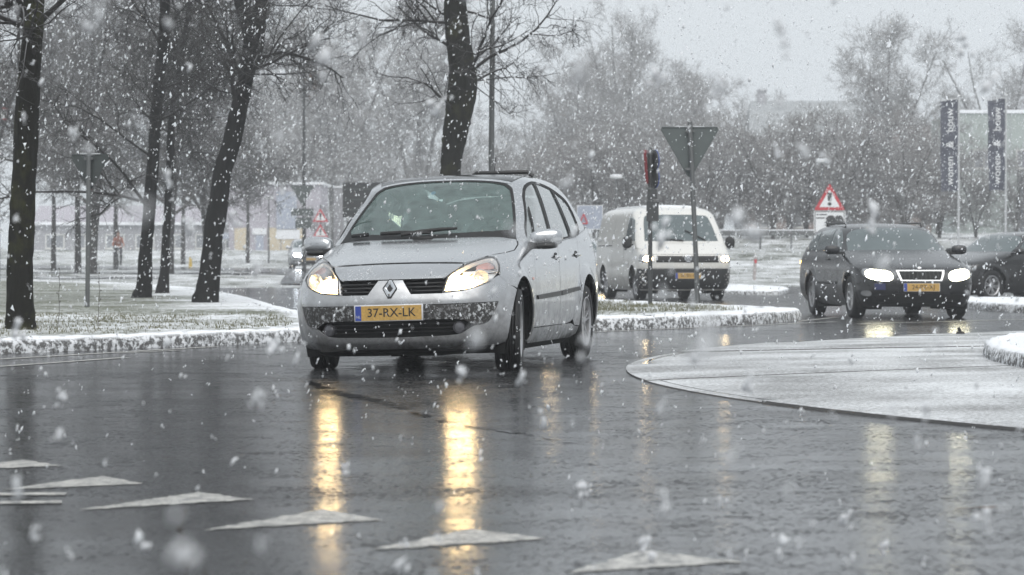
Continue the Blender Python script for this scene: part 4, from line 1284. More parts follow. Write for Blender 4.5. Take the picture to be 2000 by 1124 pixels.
# tall flags
def flag(px, ptop, label, seed, txt):
    Y = 112.0; x = (px - 1000) / 5500 * Y; z0 = zg(x, Y)
    h = .9 - (ptop - 500) / 5500 * Y - z0
    r = empty('flag_pole', (x, Y, z0))
    MB().tube([(0, 0, -.1), (0, 0, h + .05)], [.05, .04], 12).build('pole', M_polegrey, r, True)
    V, F = rounded_box((0, 0, h + .08), (.07, .07, .05), 2, 12, 8); mk('finial', V, F, M_lampwhite, r, True)
    MB().tube([(0, 0, h - .04), (-.72, 0, h - .10)], .014, 6).build('top_rod', M_lampwhite, r, True)
    W, H = .70, 3.62; nu, nv = 10, 40
    def pos(u, v):
        return (-.035 - u * W * (1 - .10 * v * (1 if seed else .4)), .06 * math.sin(v * 7 + u * 3 + seed) * u + .04 * math.sin(v * 13 + seed), h - .06 - .06 * u - v * H + .03 * math.sin(u * 5 + v * 4 + seed))
    V = [pos(i / nu, j / nv) for j in range(nv + 1) for i in range(nu + 1)]
    F = [(j * (nu + 1) + i, j * (nu + 1) + i + 1, (j + 1) * (nu + 1) + i + 1, (j + 1) * (nu + 1) + i) for j in range(nv) for i in range(nu)]
    fl = mk('banner', V, F, M_flag, r, True)
    Mt = Matrix.Translation((-.36, -.10, h - .06 - H / 2)) @ Matrix.Rotation(R(90), 4, 'X') @ Matrix.Rotation(R(90), 4, 'Z')
    for k_, w_ in enumerate(txt.split(' ')):
        Mk = Mt @ Matrix.Translation(((-1.02, .02, .98)[k_], 0, 0))
        text_mesh('banner_lettering', w_, .42, M_signwhite, fl, Mk, .001)
    tag(r, label, 'flag', 'tall dark blue flags')
flag(1872, 192, 'left one of the two tall dark blue flags with white upright lettering', 0, 'wonen & bouw')
flag(1964, 190, 'right one of the two tall dark blue flags with white upright lettering', 1, 'wonen & bouw')
# ------------------------------------------------------------------ silver people carrier: body surface
HERO_LO = dict(
    xf=[(.15, .64), (.19, .72), (.24, .782), (.30, .80), (.40, .815), (.48, .825), (.54, .825), (.60, .81), (.66, .785), (.71, .755), (.76, .70), (.81, .61), (.86, .47), (.92, .24), (.98, -.02), (1.03, -.24), (1.06, -.40), (1.20, -1.0)],
    w=[(.15, .77), (.19, .80), (.26, .83), (.36, .85), (.5, .862), (.62, .864), (.74, .862), (.84, .858), (.90, .852), (.98, .84), (1.06, .82), (1.14, .80), (1.20, .775)],
    xr=[(.15, -3.50), (.25, -3.58), (.4, -3.65), (.6, -3.66), (.8, -3.64), (1.0, -3.58), (1.2, -3.50)],
    nf=[(.15, 2.5), (.5, 2.45), (.75, 2.45), (.9, 2.7), (1.2, 2.8)],
    af=[(.15, .62), (.5, .66), (.75, .68), (.86, .78), (1.0, .7), (1.2, .5)],
    nr=[(.15, 3.2), (1.2, 3.0)], ar=[(.15, .5), (1.2, .55)],
    flare=[(0, .325, .42, .475, .024), (-2.736, .325, .42, .475, .024)],
)
HERO_UP = dict(
    xf=[(.96, -.14), (1.04, -.297), (1.20, -.55), (1.35, -.80), (1.512, -1.08), (1.545, -1.19), (1.57, -1.36), (1.583, -1.55), (1.592, -1.8)],
    w=[(.96, .845), (1.04, .835), (1.12, .817), (1.3, .765), (1.42, .722), (1.48, .695), (1.52, .655), (1.545, .60), (1.565, .51), (1.583, .34), (1.592, .10)],
    xr=[(.96, -3.54), (1.1, -3.48), (1.25, -3.36), (1.38, -3.2), (1.46, -3.0), (1.52, -2.72), (1.56, -2.42), (1.583, -2.2), (1.592, -1.95)],
    nf=[(.96, 2.4), (1.5, 2.5), (1.592, 2.2)], af=[(.96, .50), (1.3, .42), (1.5, .36), (1.592, .3)],
    nr=[(.96, 3.0), (1.45, 2.6), (1.592, 2.2)], ar=[(.96, .6), (1.4, .8), (1.592, .6)],
)
HERO_ZL = np.unique(np.concatenate([np.linspace(.15, .75, 50), np.linspace(.75, 1.06, 90), np.linspace(1.06, 1.2, 10)]))
HERO_ZU = np.unique(np.concatenate([np.linspace(.96, 1.48, 40), np.linspace(1.48, 1.592, 50)]))
HERO = Body(HERO_LO, HERO_UP, HERO_ZL, HERO_ZU)
# ------------------------------------------------------------------ car materials
def paint(name, col, metal=0.55, rough=0.32, grime_shade=(.16, .15, .14), grime_shade_amt=0.5, snow=0.0, coat=.8):
    m, n, l, b = nt(name)
    v = coords(n)
    fl = noise(n, l, 900, 2, vec=v)
    c = mixc(n, l, fl, tuple(x * .93 for x in col), tuple(min(1, x * 1.06) for x in col))
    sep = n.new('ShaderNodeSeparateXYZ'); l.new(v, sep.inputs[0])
    # road grime and painted underside shade, low on the body, in an uneven film
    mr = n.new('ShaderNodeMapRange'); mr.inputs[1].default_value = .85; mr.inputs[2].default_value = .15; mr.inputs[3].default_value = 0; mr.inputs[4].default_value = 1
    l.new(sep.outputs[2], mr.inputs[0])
    g = math_(n, l, 'MULTIPLY', mr.outputs[0], ramp(n, l, noise(n, l, 7, 6, .65, vec=v), [(.25, 0), (.62, grime_shade_amt)]))
    c = mixc(n, l, g, c, grime_shade)
    if snow:      # wet flakes stuck on faces that look up and forward
        geo = n.new('ShaderNodeNewGeometry'); sn = n.new('ShaderNodeSeparateXYZ'); l.new(geo.outputs['Normal'], sn.inputs[0])
        k = math_(n, l, 'MULTIPLY', ramp(n, l, noise(n, l, 55, 5, .75, vec=v), [(.56, 0), (.64, snow)]), ramp(n, l, sn.outputs[2], [(.25, 0), (.6, 1)]))
        k = math_(n, l, 'MULTIPLY', k, ramp(n, l, noise(n, l, 2.4, 3, .6, vec=v), [(.45, 0), (.62, 1)]))
        c = mixc(n, l, k, c, (.78, .80, .82)); g = math_(n, l, 'MAXIMUM', g, k)
    l.new(c, b.inputs['Base Color'])
    l.new(math_(n, l, 'MULTIPLY', math_(n, l, 'SUBTRACT', 1.0, g), metal), b.inputs['Metallic'])
    l.new(math_(n, l, 'ADD', math_(n, l, 'MULTIPLY', g, .4), rough), b.inputs['Roughness'])
    b.inputs['Coat Weight'].default_value = coat; b.inputs['Coat Roughness'].default_value = .07
    return m

def glass_mat(name, tint=(.62, .74, .72), mixv=0.12, rough=0.02, film=(.50, .60, .58), film_amt=.16):
    """thin pane: see-through with Fresnel reflection and a thin, uneven diffuse film"""
    m, n, l, b = nt(name)
    n.remove(b); out = n['Material Output']
    tr = n.new('ShaderNodeBsdfTransparent'); tr.inputs[0].default_value = (*tint, 1)
    gl = n.new('ShaderNodeBsdfGlossy'); gl.inputs['Roughness'].default_value = rough
    gl.inputs[0].default_value = (1, 1, 1, 1)
    fr = n.new('ShaderNodeFresnel'); fr.inputs[0].default_value = 1.5
    df = n.new('ShaderNodeBsdfDiffuse'); df.inputs[0].default_value = (*film, 1)
    v = coords(n)
    f = ramp(n, l, noise(n, l, 9, 6, .7, vec=v), [(.3, film_amt * .6), (.8, film_amt * 1.5)])
    m0 = n.new('ShaderNodeMixShader'); l.new(f, m0.inputs[0]); l.new(tr.outputs[0], m0.inputs[1]); l.new(df.outputs[0], m0.inputs[2])
    m1 = n.new('ShaderNodeMixShader'); l.new(math_(n, l, 'ADD', fr.outputs[0], mixv - .04), m1.inputs[0])
    l.new(m0.outputs[0], m1.inputs[1]); l.new(gl.outputs[0], m1.inputs[2])
    l.new(m1.outputs[0], out.inputs[0])
    return m

M_silver = paint('silver_paint', (.51, .52, .535), metal=.90, rough=.20, grime_shade=(.075, .072, .07), grime_shade_amt=1.0, snow=.8)
M_trim = simple('dark_plastic', (.017, .017, .018), .45, var=.3, bmp=.15)
M_black = simple('black_rubber', (.006, .006, .0065), .6, var=.3)
M_tyre = simple('tyre_rubber', (.007, .007, .0075), .6, var=.4, vscale=20, bmp=.2)
M_alloy = simple('alloy', (.42, .42, .43), .38, metal=.8, var=.25)
M_disc = simple('brake_steel', (.06, .055, .05), .5, metal=.5)
M_chrome = simple('chrome', (.72, .73, .75), .12, metal=1.0, var=.05)
M_glass = glass_mat('window_glass', tint=(.50, .64, .61), mixv=.07, film=(.34, .50, .47), film_amt=.20)
M_sglass = glass_mat('side_glass', tint=(.30, .36, .36), mixv=.22, film=(.5, .56, .57), film_amt=.34)
M_lens = glass_mat('lamp_lens', tint=(.95, .96, .97), mixv=.03, film=(.8, .8, .8), film_amt=.04)
M_roofglass = simple('roof_glass', (.012, .013, .015), .12, spec=.7, var=.2)
M_band = None
def _band():
    m, n, l, b = nt('bumper_band_snowed')
    v = coords(n)
    a = ramp(n, l, noise(n, l, 38, 5, .7, vec=v), [(.50, 0), (.60, 1)])
    w = ramp(n, l, noise(n, l, 3.2, 3, .6, vec=v), [(.42, .25), (.6, 1)])
    k = math_(n, l, 'MULTIPLY', a, w)
    l.new(mixc(n, l, k, (.035, .034, .033), (.62, .64, .66)), b.inputs['Base Color'])
    b.inputs['Roughness'].default_value = .55
    bump(n, l, b, k, .6, .006)
    return m
M_band = _band()
def _lamp(name, col, s):
    m = emit(name, col, s); return m
M_beam = _lamp('low_beam', (1.0, .71, .34), 28.0)
M_refl = simple('reflector', (.75, .75, .76), .22, metal=.6, var=.3, vscale=18)
M_house = simple('lamp_housing', (.88, .88, .88), .3, metal=.1, var=.2, vscale=22)
M_fog = simple('fog_lens', (.10, .10, .11), .15, metal=.3, spec=.8)
M_amber = simple('indicator_lens', (.58, .34, .31), .25, var=.3, vscale=40)
M_yellow = simple('plate_yellow', (.50, .31, .085), .5, var=.45, vscale=60)
M_blue = simple('plate_blue', (.03, .06, .30), .45)
M_ink = simple('plate_ink', (.015, .015, .016), .5)
M_seat = simple('seat_cloth', (.05, .055, .058), .85, var=.2, bmp=.2)
M_dash = simple('dashboard', (.03, .032, .034), .7)
M_headrest_lit = simple('lit_headrest_cloth', (.16, .26, .24), .8, var=.1)  # driver's headrest only: light from the rear window painted into its colour
M_under = simple('underbody', (.008, .008, .008), .8)
M_snow_cap = simple('settled_snow', (.80, .82, .84), .7, var=.05, vscale=20, bmp=.4)

# ------------------------------------------------------------------ hero car
def build_hero():
    B = HERO.bvh; BL = HERO.bvh_lo; BU = HERO.bvh_up
    root = empty('silver_car', (-.760, 22.339, 0))
    # body axes: +x is forward. forward must point to (-sin, -cos) of the yaw
    root.rotation_euler = (0, 0, math.atan2(-math.cos(.216), -math.sin(.216)))
    tag(root, 'silver people carrier with both headlights on driving round the wet road, nearest car', 'car')
    ROLL = R(1.7)
    parts = []
    def P(o): parts.append(o); return o
    def pan(name, mat, bvh, mode, outer, holes=(), **k):
        return P(panel(name, root, mat, bvh, mode, outer, holes, **k))
    def both(name, mat, bvh, mode, outer, holes=(), **k):
        a = pan(name, mat, bvh, mode, outer, holes, **k)
        V, F = mirr([v.co.copy() for v in a.data.vertices], [tuple(p.vertices) for p in a.data.polygons])
        b = mk(name, V, F, mat, root, True)
        try: b.data.set_sharp_from_angle(angle=R(50))
        except Exception: pass
        P(b)
        return a, b
    def sub(o, V, F, name, mat, smooth=True):
        return mk(name, V, F, mat, o, smooth)
    mx = lambda pts: [(-a, b) for a, b in reversed(pts)]
    # ---- shared outlines
    HL = [(.202, .612), (.2233, .727), (.2539, .763), (.3277, .826), (.4283, .862), (.485, .876), (.512, .870), (.4915, .818), (.4654, .766), (.4314, .72), (.3916, .680), (.3325, .644), (.2805, .620)]
    HLs = smooth_poly(HL, 2, keep=(0,))
    nose = [(.315, .829), (.20, .836), (.10, .840), (0, .841)]
    # bonnet in top view
    be = chg(BL, [(.332, .832), (.38, .848), (.43, .867), (.485, .882)], 'wrap', 'top')
    nt_ = chg(BL, [(u, z + .006) for u, z in nose], 'wrap', 'top')
    left = be + [(.03, .745), (-.12, .785), (-.30, .775), (-.40, .742)]
    cowl = [(-.36, .56), (-.305, .35), (-.272, .15), (-.262, 0)]
    half = list(reversed(nt_)) + left + cowl          # from nose centre round to cowl centre
    full = half + [(x, -y) for x, y in reversed(half[1:-1])]
    pan('bonnet', M_silver, BL, 'top', full, step=.045)
    # nose panel between bonnet and grille
    nh = [(0, .718), (.056, .718), (.207, .719), (.2195, .728), (.250, .764), (.315, .823), (.20, .830), (.10, .834), (0, .835)]
    pan('nose_panel', M_silver, BL, 'wrap', nh[:-1] + mx(nh), step=.018)
    # bumper
    arch = [(0 + .386 * math.cos(R(a)), .325 + .386 * math.sin(R(a))) for a in range(48, -22, -6)]
    seam = [(.427, .728), (.372, .668)]
    archw = chg(BL, seam + arch, 'side', 'wrap')
    top = [(0, .710), (.0500, .710), (.0840, .601), (.196, .601)] + [(u, z - .005) for u, z in (HL[12], HL[11], HL[10], HL[9])]
    hb = top + archw + [(.44, .190), (.3, .184), (.15, .181), (0, .180)]
    dk = [(0, .520), (.15, .521), (.30, .523), (.428, .527), (.4058, .444), (.385, .378), (.355, .354), (.315, .345), (.297, .320), (.275, .292), (.2475, .278), (.15, .272), (0, .268)]
    dkf = smooth_poly(dk[:-1] + mx(dk)[:-1], 1, keep=(3, 4, len(dk) - 1 + 8, len(dk) - 1 + 9))
    outer = hb[:-1] + mx(hb)[:-1]
    pan('front_bumper', M_silver, BL, 'wrap', outer, [dkf], step=.018)
    # dark band across the bumper
    bd = [(0, .516), (.15, .517), (.30, .519), (.423, .523), (.402, .444), (.382, .382), (.353, .358), (.318, .350), (.30, .375), (.27, .402), (.15, .405), (0, .405)]
    pan('bumper_band', M_band, BL, 'wrap', smooth_poly(bd[:-1] + mx(bd)[:-1], 1, keep=(3, 4, len(bd) - 1 + 7, len(bd) - 1 + 8)), step=.018, off=-.004)
    # lower intake: recessed mesh with slats and fog lamps
    ik = [(0, .408), (.15, .408), (.28, .405), (.315, .36), (.31, .315), (.275, .285), (.2475, .272), (.15, .266), (0, .262)]
    pan('lower_intake', M_under, BL, 'wrap', ik[:-1] + mx(ik)[:-1], step=.03, off=-.06)
    for z0 in (.300, .330, .362):
        sl = [(-.26, z0), (.26, z0), (.26, z0 + .007), (-.26, z0 + .007)]
        pan('intake_slat', M_black, BL, 'wrap', sl, step=.03, off=-.03, thick=.02)
    for sg in (1, -1):
        q = to3(BL, 'wrap', (.262, .338)); p, nn = q
        p = Vector((p.x, p.y * sg, p.z)); nn = Vector((.93, .36 * sg, 0))
        f = MB().lathe([(0, .012), (.035, .008), (.042, 0), (.047, .006), (.050, 0), (.050, -.04)], 24, 'z')
        f.xform(Matrix.Translation(p - nn * .022) @ nn.to_track_quat('Z', 'Y').to_matrix().to_4x4())
        P(f.build('fog_lamp', M_fog, root, True))
    # lower lip spoiler
    lp = [(-.40, .155), (-.2, .152), (0, .152), (.2, .152), (.40, .155), (.40, .184), (.2, .179), (0, .177), (-.2, .179), (-.40, .184)]
    pan('lip_spoiler', M_trim, BL, 'wrap', lp, step=.02, off=-.004, thick=.03)
    # grilles
    for sg in (1, -1):
        g = [(.0525, .716), (.0865, .604), (.199, .604), (.2205, .724), (.206, .716)]
        g = g if sg > 0 else mx(g)
        go = pan('grille', M_under, BL, 'wrap', g, step=.03, off=-.045)
        for z0, ua, ub in ((.627, .082, .203), (.658, .072, .208), (.690, .063, .213)):
            s_ = [(ua, z0), (ub, z0), (ub, z0 + .010), (ua, z0 + .010)]
            s_ = s_ if sg > 0 else mx(s_)
            V, F = patch(BL, 'wrap', s_, step=.03, off=-.018, thick=.02)
            sub(go, V, F, 'grille_slat', M_trim)
    # headlights
    for sg in (1, -1):
        o_ = HLs if sg > 0 else mx(HLs)
        hl = pan('headlight', M_lens, BL, 'wrap', o_, step=.014, off=.003, thick=0)
        rim_in = smooth_poly([(sum(p[0] for p in HL) / 13 + (p[0] - sum(q[0] for q in HL) / 13) * .95, sum(p[1] for p in HL) / 13 + (p[1] - sum(q[1] for q in HL) / 13) * .95) for p in HL], 2, keep=(0,))
        V, F = patch(BL, 'wrap', HLs, [rim_in], step=.012, off=.001, thick=.006)
        if sg < 0: V, F = mirr(V, F)
        sub(hl, V, F, 'lamp_seal', M_black)
        V, F = patch(BL, 'wrap', HLs, [rim_in], step=.014, off=-.008, thick=.050)
        if sg < 0: V, F = mirr(V, F)
        sub(hl, V, F, 'lamp_wall', M_house)
        V, F = patch(BL, 'wrap', HLs, step=.016, off=-.055)
        if sg < 0: V, F = mirr(V, F)
        sub(hl, V, F, 'lamp_housing', M_house)
        # lit low beam bowl: inner lower half of the lamp
        bm_ = smooth_poly([(.206, .618), (.224, .712), (.255, .755), (.305, .772), (.342, .745), (.345, .69), (.33, .65), (.28, .622)], 2)
        V, F = patch(BL, 'wrap', bm_, step=.012, off=-.042)
        if sg < 0: V, F = mirr(V, F)
        sub(hl, V, F, 'low_beam', M_beam)
        # unlit main beam bowl
        q = to3(BL, 'wrap', (.365, .715)); p, nn = q
        p = Vector((p.x, p.y * sg, p.z)); nn = Vector((.88, .47 * sg, 0)).normalized()
        f = MB().lathe([(0, -.05), (.02, -.048), (.04, -.035), (.055, -.01), (.058, 0), (.063, 0), (.065, -.02)], 28, 'z')
        f.add(*[(list(map(tuple, rounded_box((0, 0, -.035), (.014, .014, .02), 2, 12, 8)[0]))), rounded_box((0, 0, -.035), (.014, .014, .02), 2, 12, 8)[1]])
        f.xform(Matrix.Translation(p - nn * .02) @ nn.to_track_quat('Z', 'Y').to_matrix().to_4x4())
        f.build('main_beam_bowl', M_refl, hl, True)
        ia = smooth_poly([(.365, .790), (.375, .825), (.43, .848), (.468, .853), (.474, .825), (.462, .797)], 1)
        V, F = patch(BL, 'wrap', ia, step=.012, off=-.028)
        if sg < 0: V, F = mirr(V, F)
        sub(hl, V, F, 'indicator', M_amber)
        br = [(.30, .766), (.36, .775), (.46, .778), (.475, .792), (.36, .789), (.30, .78)]
        V, F = patch(BL, 'wrap', br, step=.014, off=-.02, thick=.02)
        if sg < 0: V, F = mirr(V, F)
        sub(hl, V, F, 'lamp_divider', M_chrome)
    # fenders, doors, sills, quarters (side view)
    hlr = chg(BL, [(.4714, .768), (.4975, .818), (.517, .872), (.489, .884)], 'wrap', 'side')
    bo = chg(BL, [(.03, .752), (-.12, .792), (-.30, .784), (-.41, .758)], 'top', 'side')
    archf = [(.390 * math.cos(R(a)), .325 + .390 * math.sin(R(a))) for a in range(50, 186, 6)]
    fen = [(.366, .660), (.419, .722)] + hlr + bo + [(-.50, .962), (-.548, .955), (-.548, .60), (-.545, .300), (-.50, .272), (-.405, .262)] + list(reversed(archf))
    both('front_wing', M_silver, BL, 'side', fen, step=.03)
    both('front_door', M_silver, B, 'side', [(-.554, .300), (-1.545, .300), (-1.545, .70), (-1.55, .988), (-1.0, .972), (-.554, .958)], step=.04)
    both('rear_door', M_silver, B, 'side', smooth_poly([(-1.552, .300), (-1.97, .302), (-2.15, .335), (-2.26, .40), (-2.34, .50), (-2.40, .62), (-2.43, .80), (-2.45, 1.040), (-1.557, .988)], 1, keep=(0, 7, 8)), step=.04)
    sill = [(-.41, .268), (-.41, .19), (-.5, .172), (-2.25, .172), (-2.335, .20), (-2.345, .262), (-2.25, .272), (-2.1, .296), (-.55, .292), (-.50, .266)]
    both('sill', M_silver, BL, 'side', sill, step=.04)
    archr = [(-2.736 + .390 * math.cos(R(a)), .325 + .390 * math.sin(R(a))) for a in range(198, -4, -6)]
    rq = [(-2.266, .40 + .0), (-2.346, .50), (-2.407, .62), (-2.437, .80), (-2.457, 1.044), (-2.70, 1.075), (-2.9, 1.10), (-3.30, 1.15), (-3.42, 1.1), (-3.46, .8), (-3.45, .4), (-3.36, .25)] + list(reversed(archr))[0:0]
    rq = [(-2.155, .328), (-2.266, .40), (-2.346, .50), (-2.407, .62), (-2.437, .80), (-2.457, 1.044), (-2.70, 1.075), (-2.9, 1.10), (-3.30, 1.15), (-3.42, 1.1), (-3.46, .8), (-3.45, .4), (-3.36, .25), (-3.10, .25)] + [(-2.736 + .390 * math.cos(R(a)), .325 + .390 * math.sin(R(a))) for a in range(192, -16, -6)][::1][0:0]
    ar = [(-2.736 + .390 * math.cos(R(a)), .325 + .390 * math.sin(R(a))) for a in range(-10, 191, 6)]      # front foot, over the top, rear foot
    rq = [(-2.262, .398), (-2.346, .50), (-2.407, .62), (-2.437, .80), (-2.457, 1.044), (-2.70, 1.075), (-2.9, 1.10), (-3.30, 1.15), (-3.42, 1.1), (-3.46, .8), (-3.45, .4), (-3.36, .25)] + list(reversed(ar)) + [(-2.345, .270), (-2.25, .278), (-2.14, .327)]
    both('rear_quarter', M_silver, B, 'side', rq, step=.04)
    rb = [(-.78, .2), (.78, .2), (.82, .62), (-.82, .62)]
    pan('rear_bumper', M_silver, BL, 'rear', rb, step=.07)
    pan('tailgate', M_silver, B, 'rear', [(-.74, .63), (.74, .63), (.73, 1.05), (.70, 1.08), (-.70, 1.08), (-.73, 1.05)], step=.07)
    pan('rear_window', M_sglass, BU, 'rear', smooth_poly([(-.68, 1.10), (.68, 1.10), (.56, 1.44), (-.56, 1.44)], 2), step=.07)
    # side frame: A pillar, roof rail and D pillar round the window opening
    WS = [(-.43, .742), (-.457, .735), (-.727, .675), (-.95, .618), (-1.06, .582), (-1.10, .53), (-1.105, .40), (-1.110, .2), (-1.112, 0)]      # windscreen edge, top view
    D0 = [(-.520, .978), (-.60, 1.075), (-.80, 1.215), (-1.081, 1.418), (-1.20, 1.478), (-1.346, 1.503), (-1.568, 1.505), (-1.80, 1.488), (-2.028, 1.462), (-2.30, 1.415), (-2.50, 1.365), (-2.60, 1.29), (-2.675, 1.169), (-2.685, 1.10), (-2.62, 1.072), (-2.472, 1.052), (-1.97, 1.020), (-1.399, .993), (-1.0, .978)]
    dlo = smooth_poly(D0, 1, keep=(0,))
    dd = [cv(to3(BU, 'side', p)[0], 'diag') for p in dlo]
    wsd = [cv(to3(BU, 'top', p)[0], 'diag') for p in WS[0:6]]
    roofl = [cv(to3(BU, 'top', p)[0], 'diag') for p in ((-1.125, .552), (-1.25, .585), (-1.5, .60), (-1.9, .60), (-2.3, .585), (-2.6, .54))]
    rear = [cv(to3(BU, 'side', p)[0], 'diag') for p in ((-2.95, 1.40), (-3.12, 1.30), (-3.24, 1.16))]
    bot = [cv(to3(B, 'side', p)[0], 'diag') for p in ((-2.9, 1.108), (-2.70, 1.082), (-2.457, 1.050), (-1.97, 1.016), (-1.55, .993), (-1.0, .977), (-.60, .963), (-.50, .966), (-.42, .972))]
    both('side_frame', M_silver, BU, 'diag', wsd + roofl + rear + bot, [dd], step=.03)
    # dark window surround just under the glass line, then the panes
    def inset(poly, k):
        cx = sum(p[0] for p in poly) / len(poly); cy = sum(p[1] for p in poly) / len(poly)
        q = []
        for i, p in enumerate(poly):
            a, b = poly[i - 1], poly[(i + 1) % len(poly)]
            t = Vector((b[0] - a[0], b[1] - a[1])).normalized(); nn = Vector((-t.y, t.x))
            if nn.dot(Vector((cx - p[0], cy - p[1]))) < 0: nn = -nn
            q.append((p[0] + nn.x * k, p[1] + nn.y * k))
        return q
    din = inset(dlo, .016)
    V0 = None
    pil = [[(-1.318, .985), (-1.338, 1.10), (-1.375, 1.35), (-1.400, 1.515), (-1.49, 1.515), (-1.468, 1.35), (-1.43, 1.10), (-1.395, .985)],
           [(-2.19, 1.02), (-2.165, 1.10), (-2.09, 1.30), (-2.015, 1.48), (-2.085, 1.46), (-2.18, 1.30), (-2.275, 1.10), (-2.315, 1.02)],
           [(-.690, .960), (-.735, 1.08), (-.88, 1.24), (-1.02, 1.37), (-1.045, 1.375), (-.908, 1.238), (-.765, 1.08), (-.722, .960)]]
    both('window_surround', M_black, BU, 'side', dlo, [din], step=.03, off=-.006)
    for pp in pil:
        cl = clip_poly(pp, din)
        if len(cl) > 2: both('window_pillar', M_black, BU, 'side', cl, step=.03, off=-.004)
    both('side_window', M_sglass, BU, 'side', inset(dlo, .012), step=.05, off=-.012, thick=0)
    # windscreen with its black edge
    wh = WS[1:]
    base = [(-.44, .735), (-.375, .56), (-.318, .35), (-.285, .15), (-.275, 0)]
    wfull_h = list(reversed(base)) + WS[1:]
    wf = wfull_h + [(x, -y) for x, y in reversed(wfull_h[1:-1])]
    gi = [(-.345, 0), (-.355, .15), (-.39, .35), (-.45, .54), (-.53, .665), (-.60, .685), (-.74, .650), (-.95, .595), (-1.03, .565), (-1.075, .51), (-1.085, .40), (-1.092, .2), (-1.094, 0)]
    gi = gi + [(x, -y) for x, y in reversed(gi[1:-1])]
    pan('windscreen_edge', M_black, BU, 'top', wf, [gi], step=.03, off=-.003)
    pan('windscreen', M_glass, BU, 'top', inset(wf, .004), step=.05, off=-.008, thick=0)
    # roof
    rh = [(-1.118, 0), (-1.116, .2), (-1.111, .40), (-1.108, .53), (-1.12, .546), (-1.150, .560), (-1.158, .4), (-1.164, .2), (-1.166, 0)]
    pan('roof_front', M_silver, BU, 'top', rh + [(x, -y) for x, y in reversed(rh[1:-1])], step=.04)
    rg = [(-1.174, 0), (-1.172, .2), (-1.166, .4), (-1.160, .562), (-1.30, .585), (-1.5, .592), (-1.9, .592), (-2.3, .577), (-2.60, .53), (-2.66, .3), (-2.68, 0)]
    pan('roof_glass', M_roofglass, BU, 'top', rg + [(x, -y) for x, y in reversed(rg[1:-1])], step=.06)
    rr = [(-2.70, 0), (-2.68, .3), (-2.62, .53), (-2.95, .50), (-3.02, .3), (-3.04, 0)]
    pan('roof_rear', M_silver, BU, 'top', rr + [(x, -y) for x, y in reversed(rr[1:-1])], step=.06)
    # roof bars and aerial
    P(MB().tube([(-2.05, .02, 1.588), (-2.05, .05, 1.612), (-2.05, .50, 1.606), (-2.05, .55, 1.57)], .018, 8).build('roof_bar', M_trim, root, True))
    P(MB().tube([(-2.66, .06, 1.53), (-2.80, .06, 1.78)], [.006, .003], 6).build('aerial', M_black, root, True))
    # door mouldings, handles, repeater
    both('door_moulding', M_trim, BL, 'side', [(-.585, .556), (-1.535, .579), (-1.535, .541), (-.605, .522)], step=.05, off=.012, thick=.012)
    both('door_moulding', M_trim, BL, 'side', [(-1.565, .580), (-2.355, .608), (-2.36, .576), (-1.565, .542)], step=.05, off=.012, thick=.012)
    for x0, z0 in ((-1.44, .868), (-2.33, .884)):
        for sg in (1, -1):
            q = to3(B, 'side', (x0, z0))[0]
            V, F = rounded_box((x0, (q.y + .016) * sg, z0), (.105, .016, .016), 2.6)
            h = P(mk('door_handle', V, F, M_silver, root, True))
            V, F = rounded_box((x0 + .01, (q.y - .004) * sg, z0), (.075, .010, .035), 2.4)
            mk('handle_recess', V, F, M_black, h, True)
    both('side_repeater', M_amber, BL, 'side', smooth_poly([(-.42, .70), (-.49, .705), (-.50, .69), (-.45, .675)], 1), step=.02, off=.004)
    # mirrors
    for sg in (1, -1):
        def sh(q, u):
            k = (q[1] * sg - .84) / .23
            q[2] += .015 * k; q[0] -= .05 * k
            if u[0] < -.7: q[0] = q[0] * .5 + .5 * (-.60)
            return q
        V, F = rounded_box((-.555, .955 * sg, 1.008), (.085, .128, .072), 3.0, 32, 18, sh)
        mr = P(mk('door_mirror', V, F, M_silver, root, True))
        mb = MB().box((-.53, .845 * sg, .955), (.10, .10, .05)).build('mirror_arm', M_black, mr, bevel=.012)
        V, F = rounded_box((-.552, .945 * sg, .952), (.075, .105, .026), 2.6, 24, 12)
        mk('mirror_underside', V, F, M_trim, mr, True)
    # wipers: two arms meeting near the middle
    def onws(x, y): return to3(BU, 'top', (x, y))[0] + Vector((.02, 0, .028))
    for pts, nm in (([(-.31, -.18), (-.345, -.02), (-.37, .15), (-.385, .27)], 'wiper'), ([(-.36, -.36), (-.345, -.2), (-.33, -.05), (-.325, .06)], 'wiper'), ([(-.43, -.62), (-.40, -.55), (-.38, -.47)], 'wiper')):
        w = MB().tube([onws(*p) for p in pts], [.014, .017, .015, .010][:len(pts)], 8)
        P(w.build(nm, M_black, root, True))
    V, F = rounded_box((-.30, .0, 1.04), (.05, .09, .022), 2.4); P(mk('wiper_spindle', V, F, M_black, root, True))
    # badge: chrome diamond on a dark ground
    q = to3(BL, 'wrap', (.0015, .648)); c0 = q[0]; tilt = math.atan2(q[1].z, q[1].x)
    def dia(w, h): return [(0, h), (w, 0), (0, -h), (-w, 0)]
    Mb = Matrix.Translation(c0 + Vector((.004, 0, 0))) @ Matrix.Rotation(-tilt, 4, 'Y') @ Matrix.Rotation(R(90), 4, 'Y') @ Matrix.Rotation(R(90), 4, 'Z')
    bs = MB()
    hexa = [(.012, .078), (.056, .006), (.056, -.006), (.012, -.078), (-.012, -.078), (-.056, -.006), (-.056, .006), (-.012, .078)]
    bs.prism(hexa, -.01, .004); bs.xform(Mb); bg_ = P(bs.build('badge', M_black, root))
    rg_ = MB()
    o8 = [(.010, .070), (.048, .004), (.048, -.004), (.010, -.070), (-.010, -.070), (-.048, -.004), (-.048, .004), (-.010, .070)]
    i4 = [(.003, .030), (.021, .002), (.021, -.002), (.003, -.030), (-.003, -.030), (-.021, -.002), (-.021, .002), (-.003, .030)]
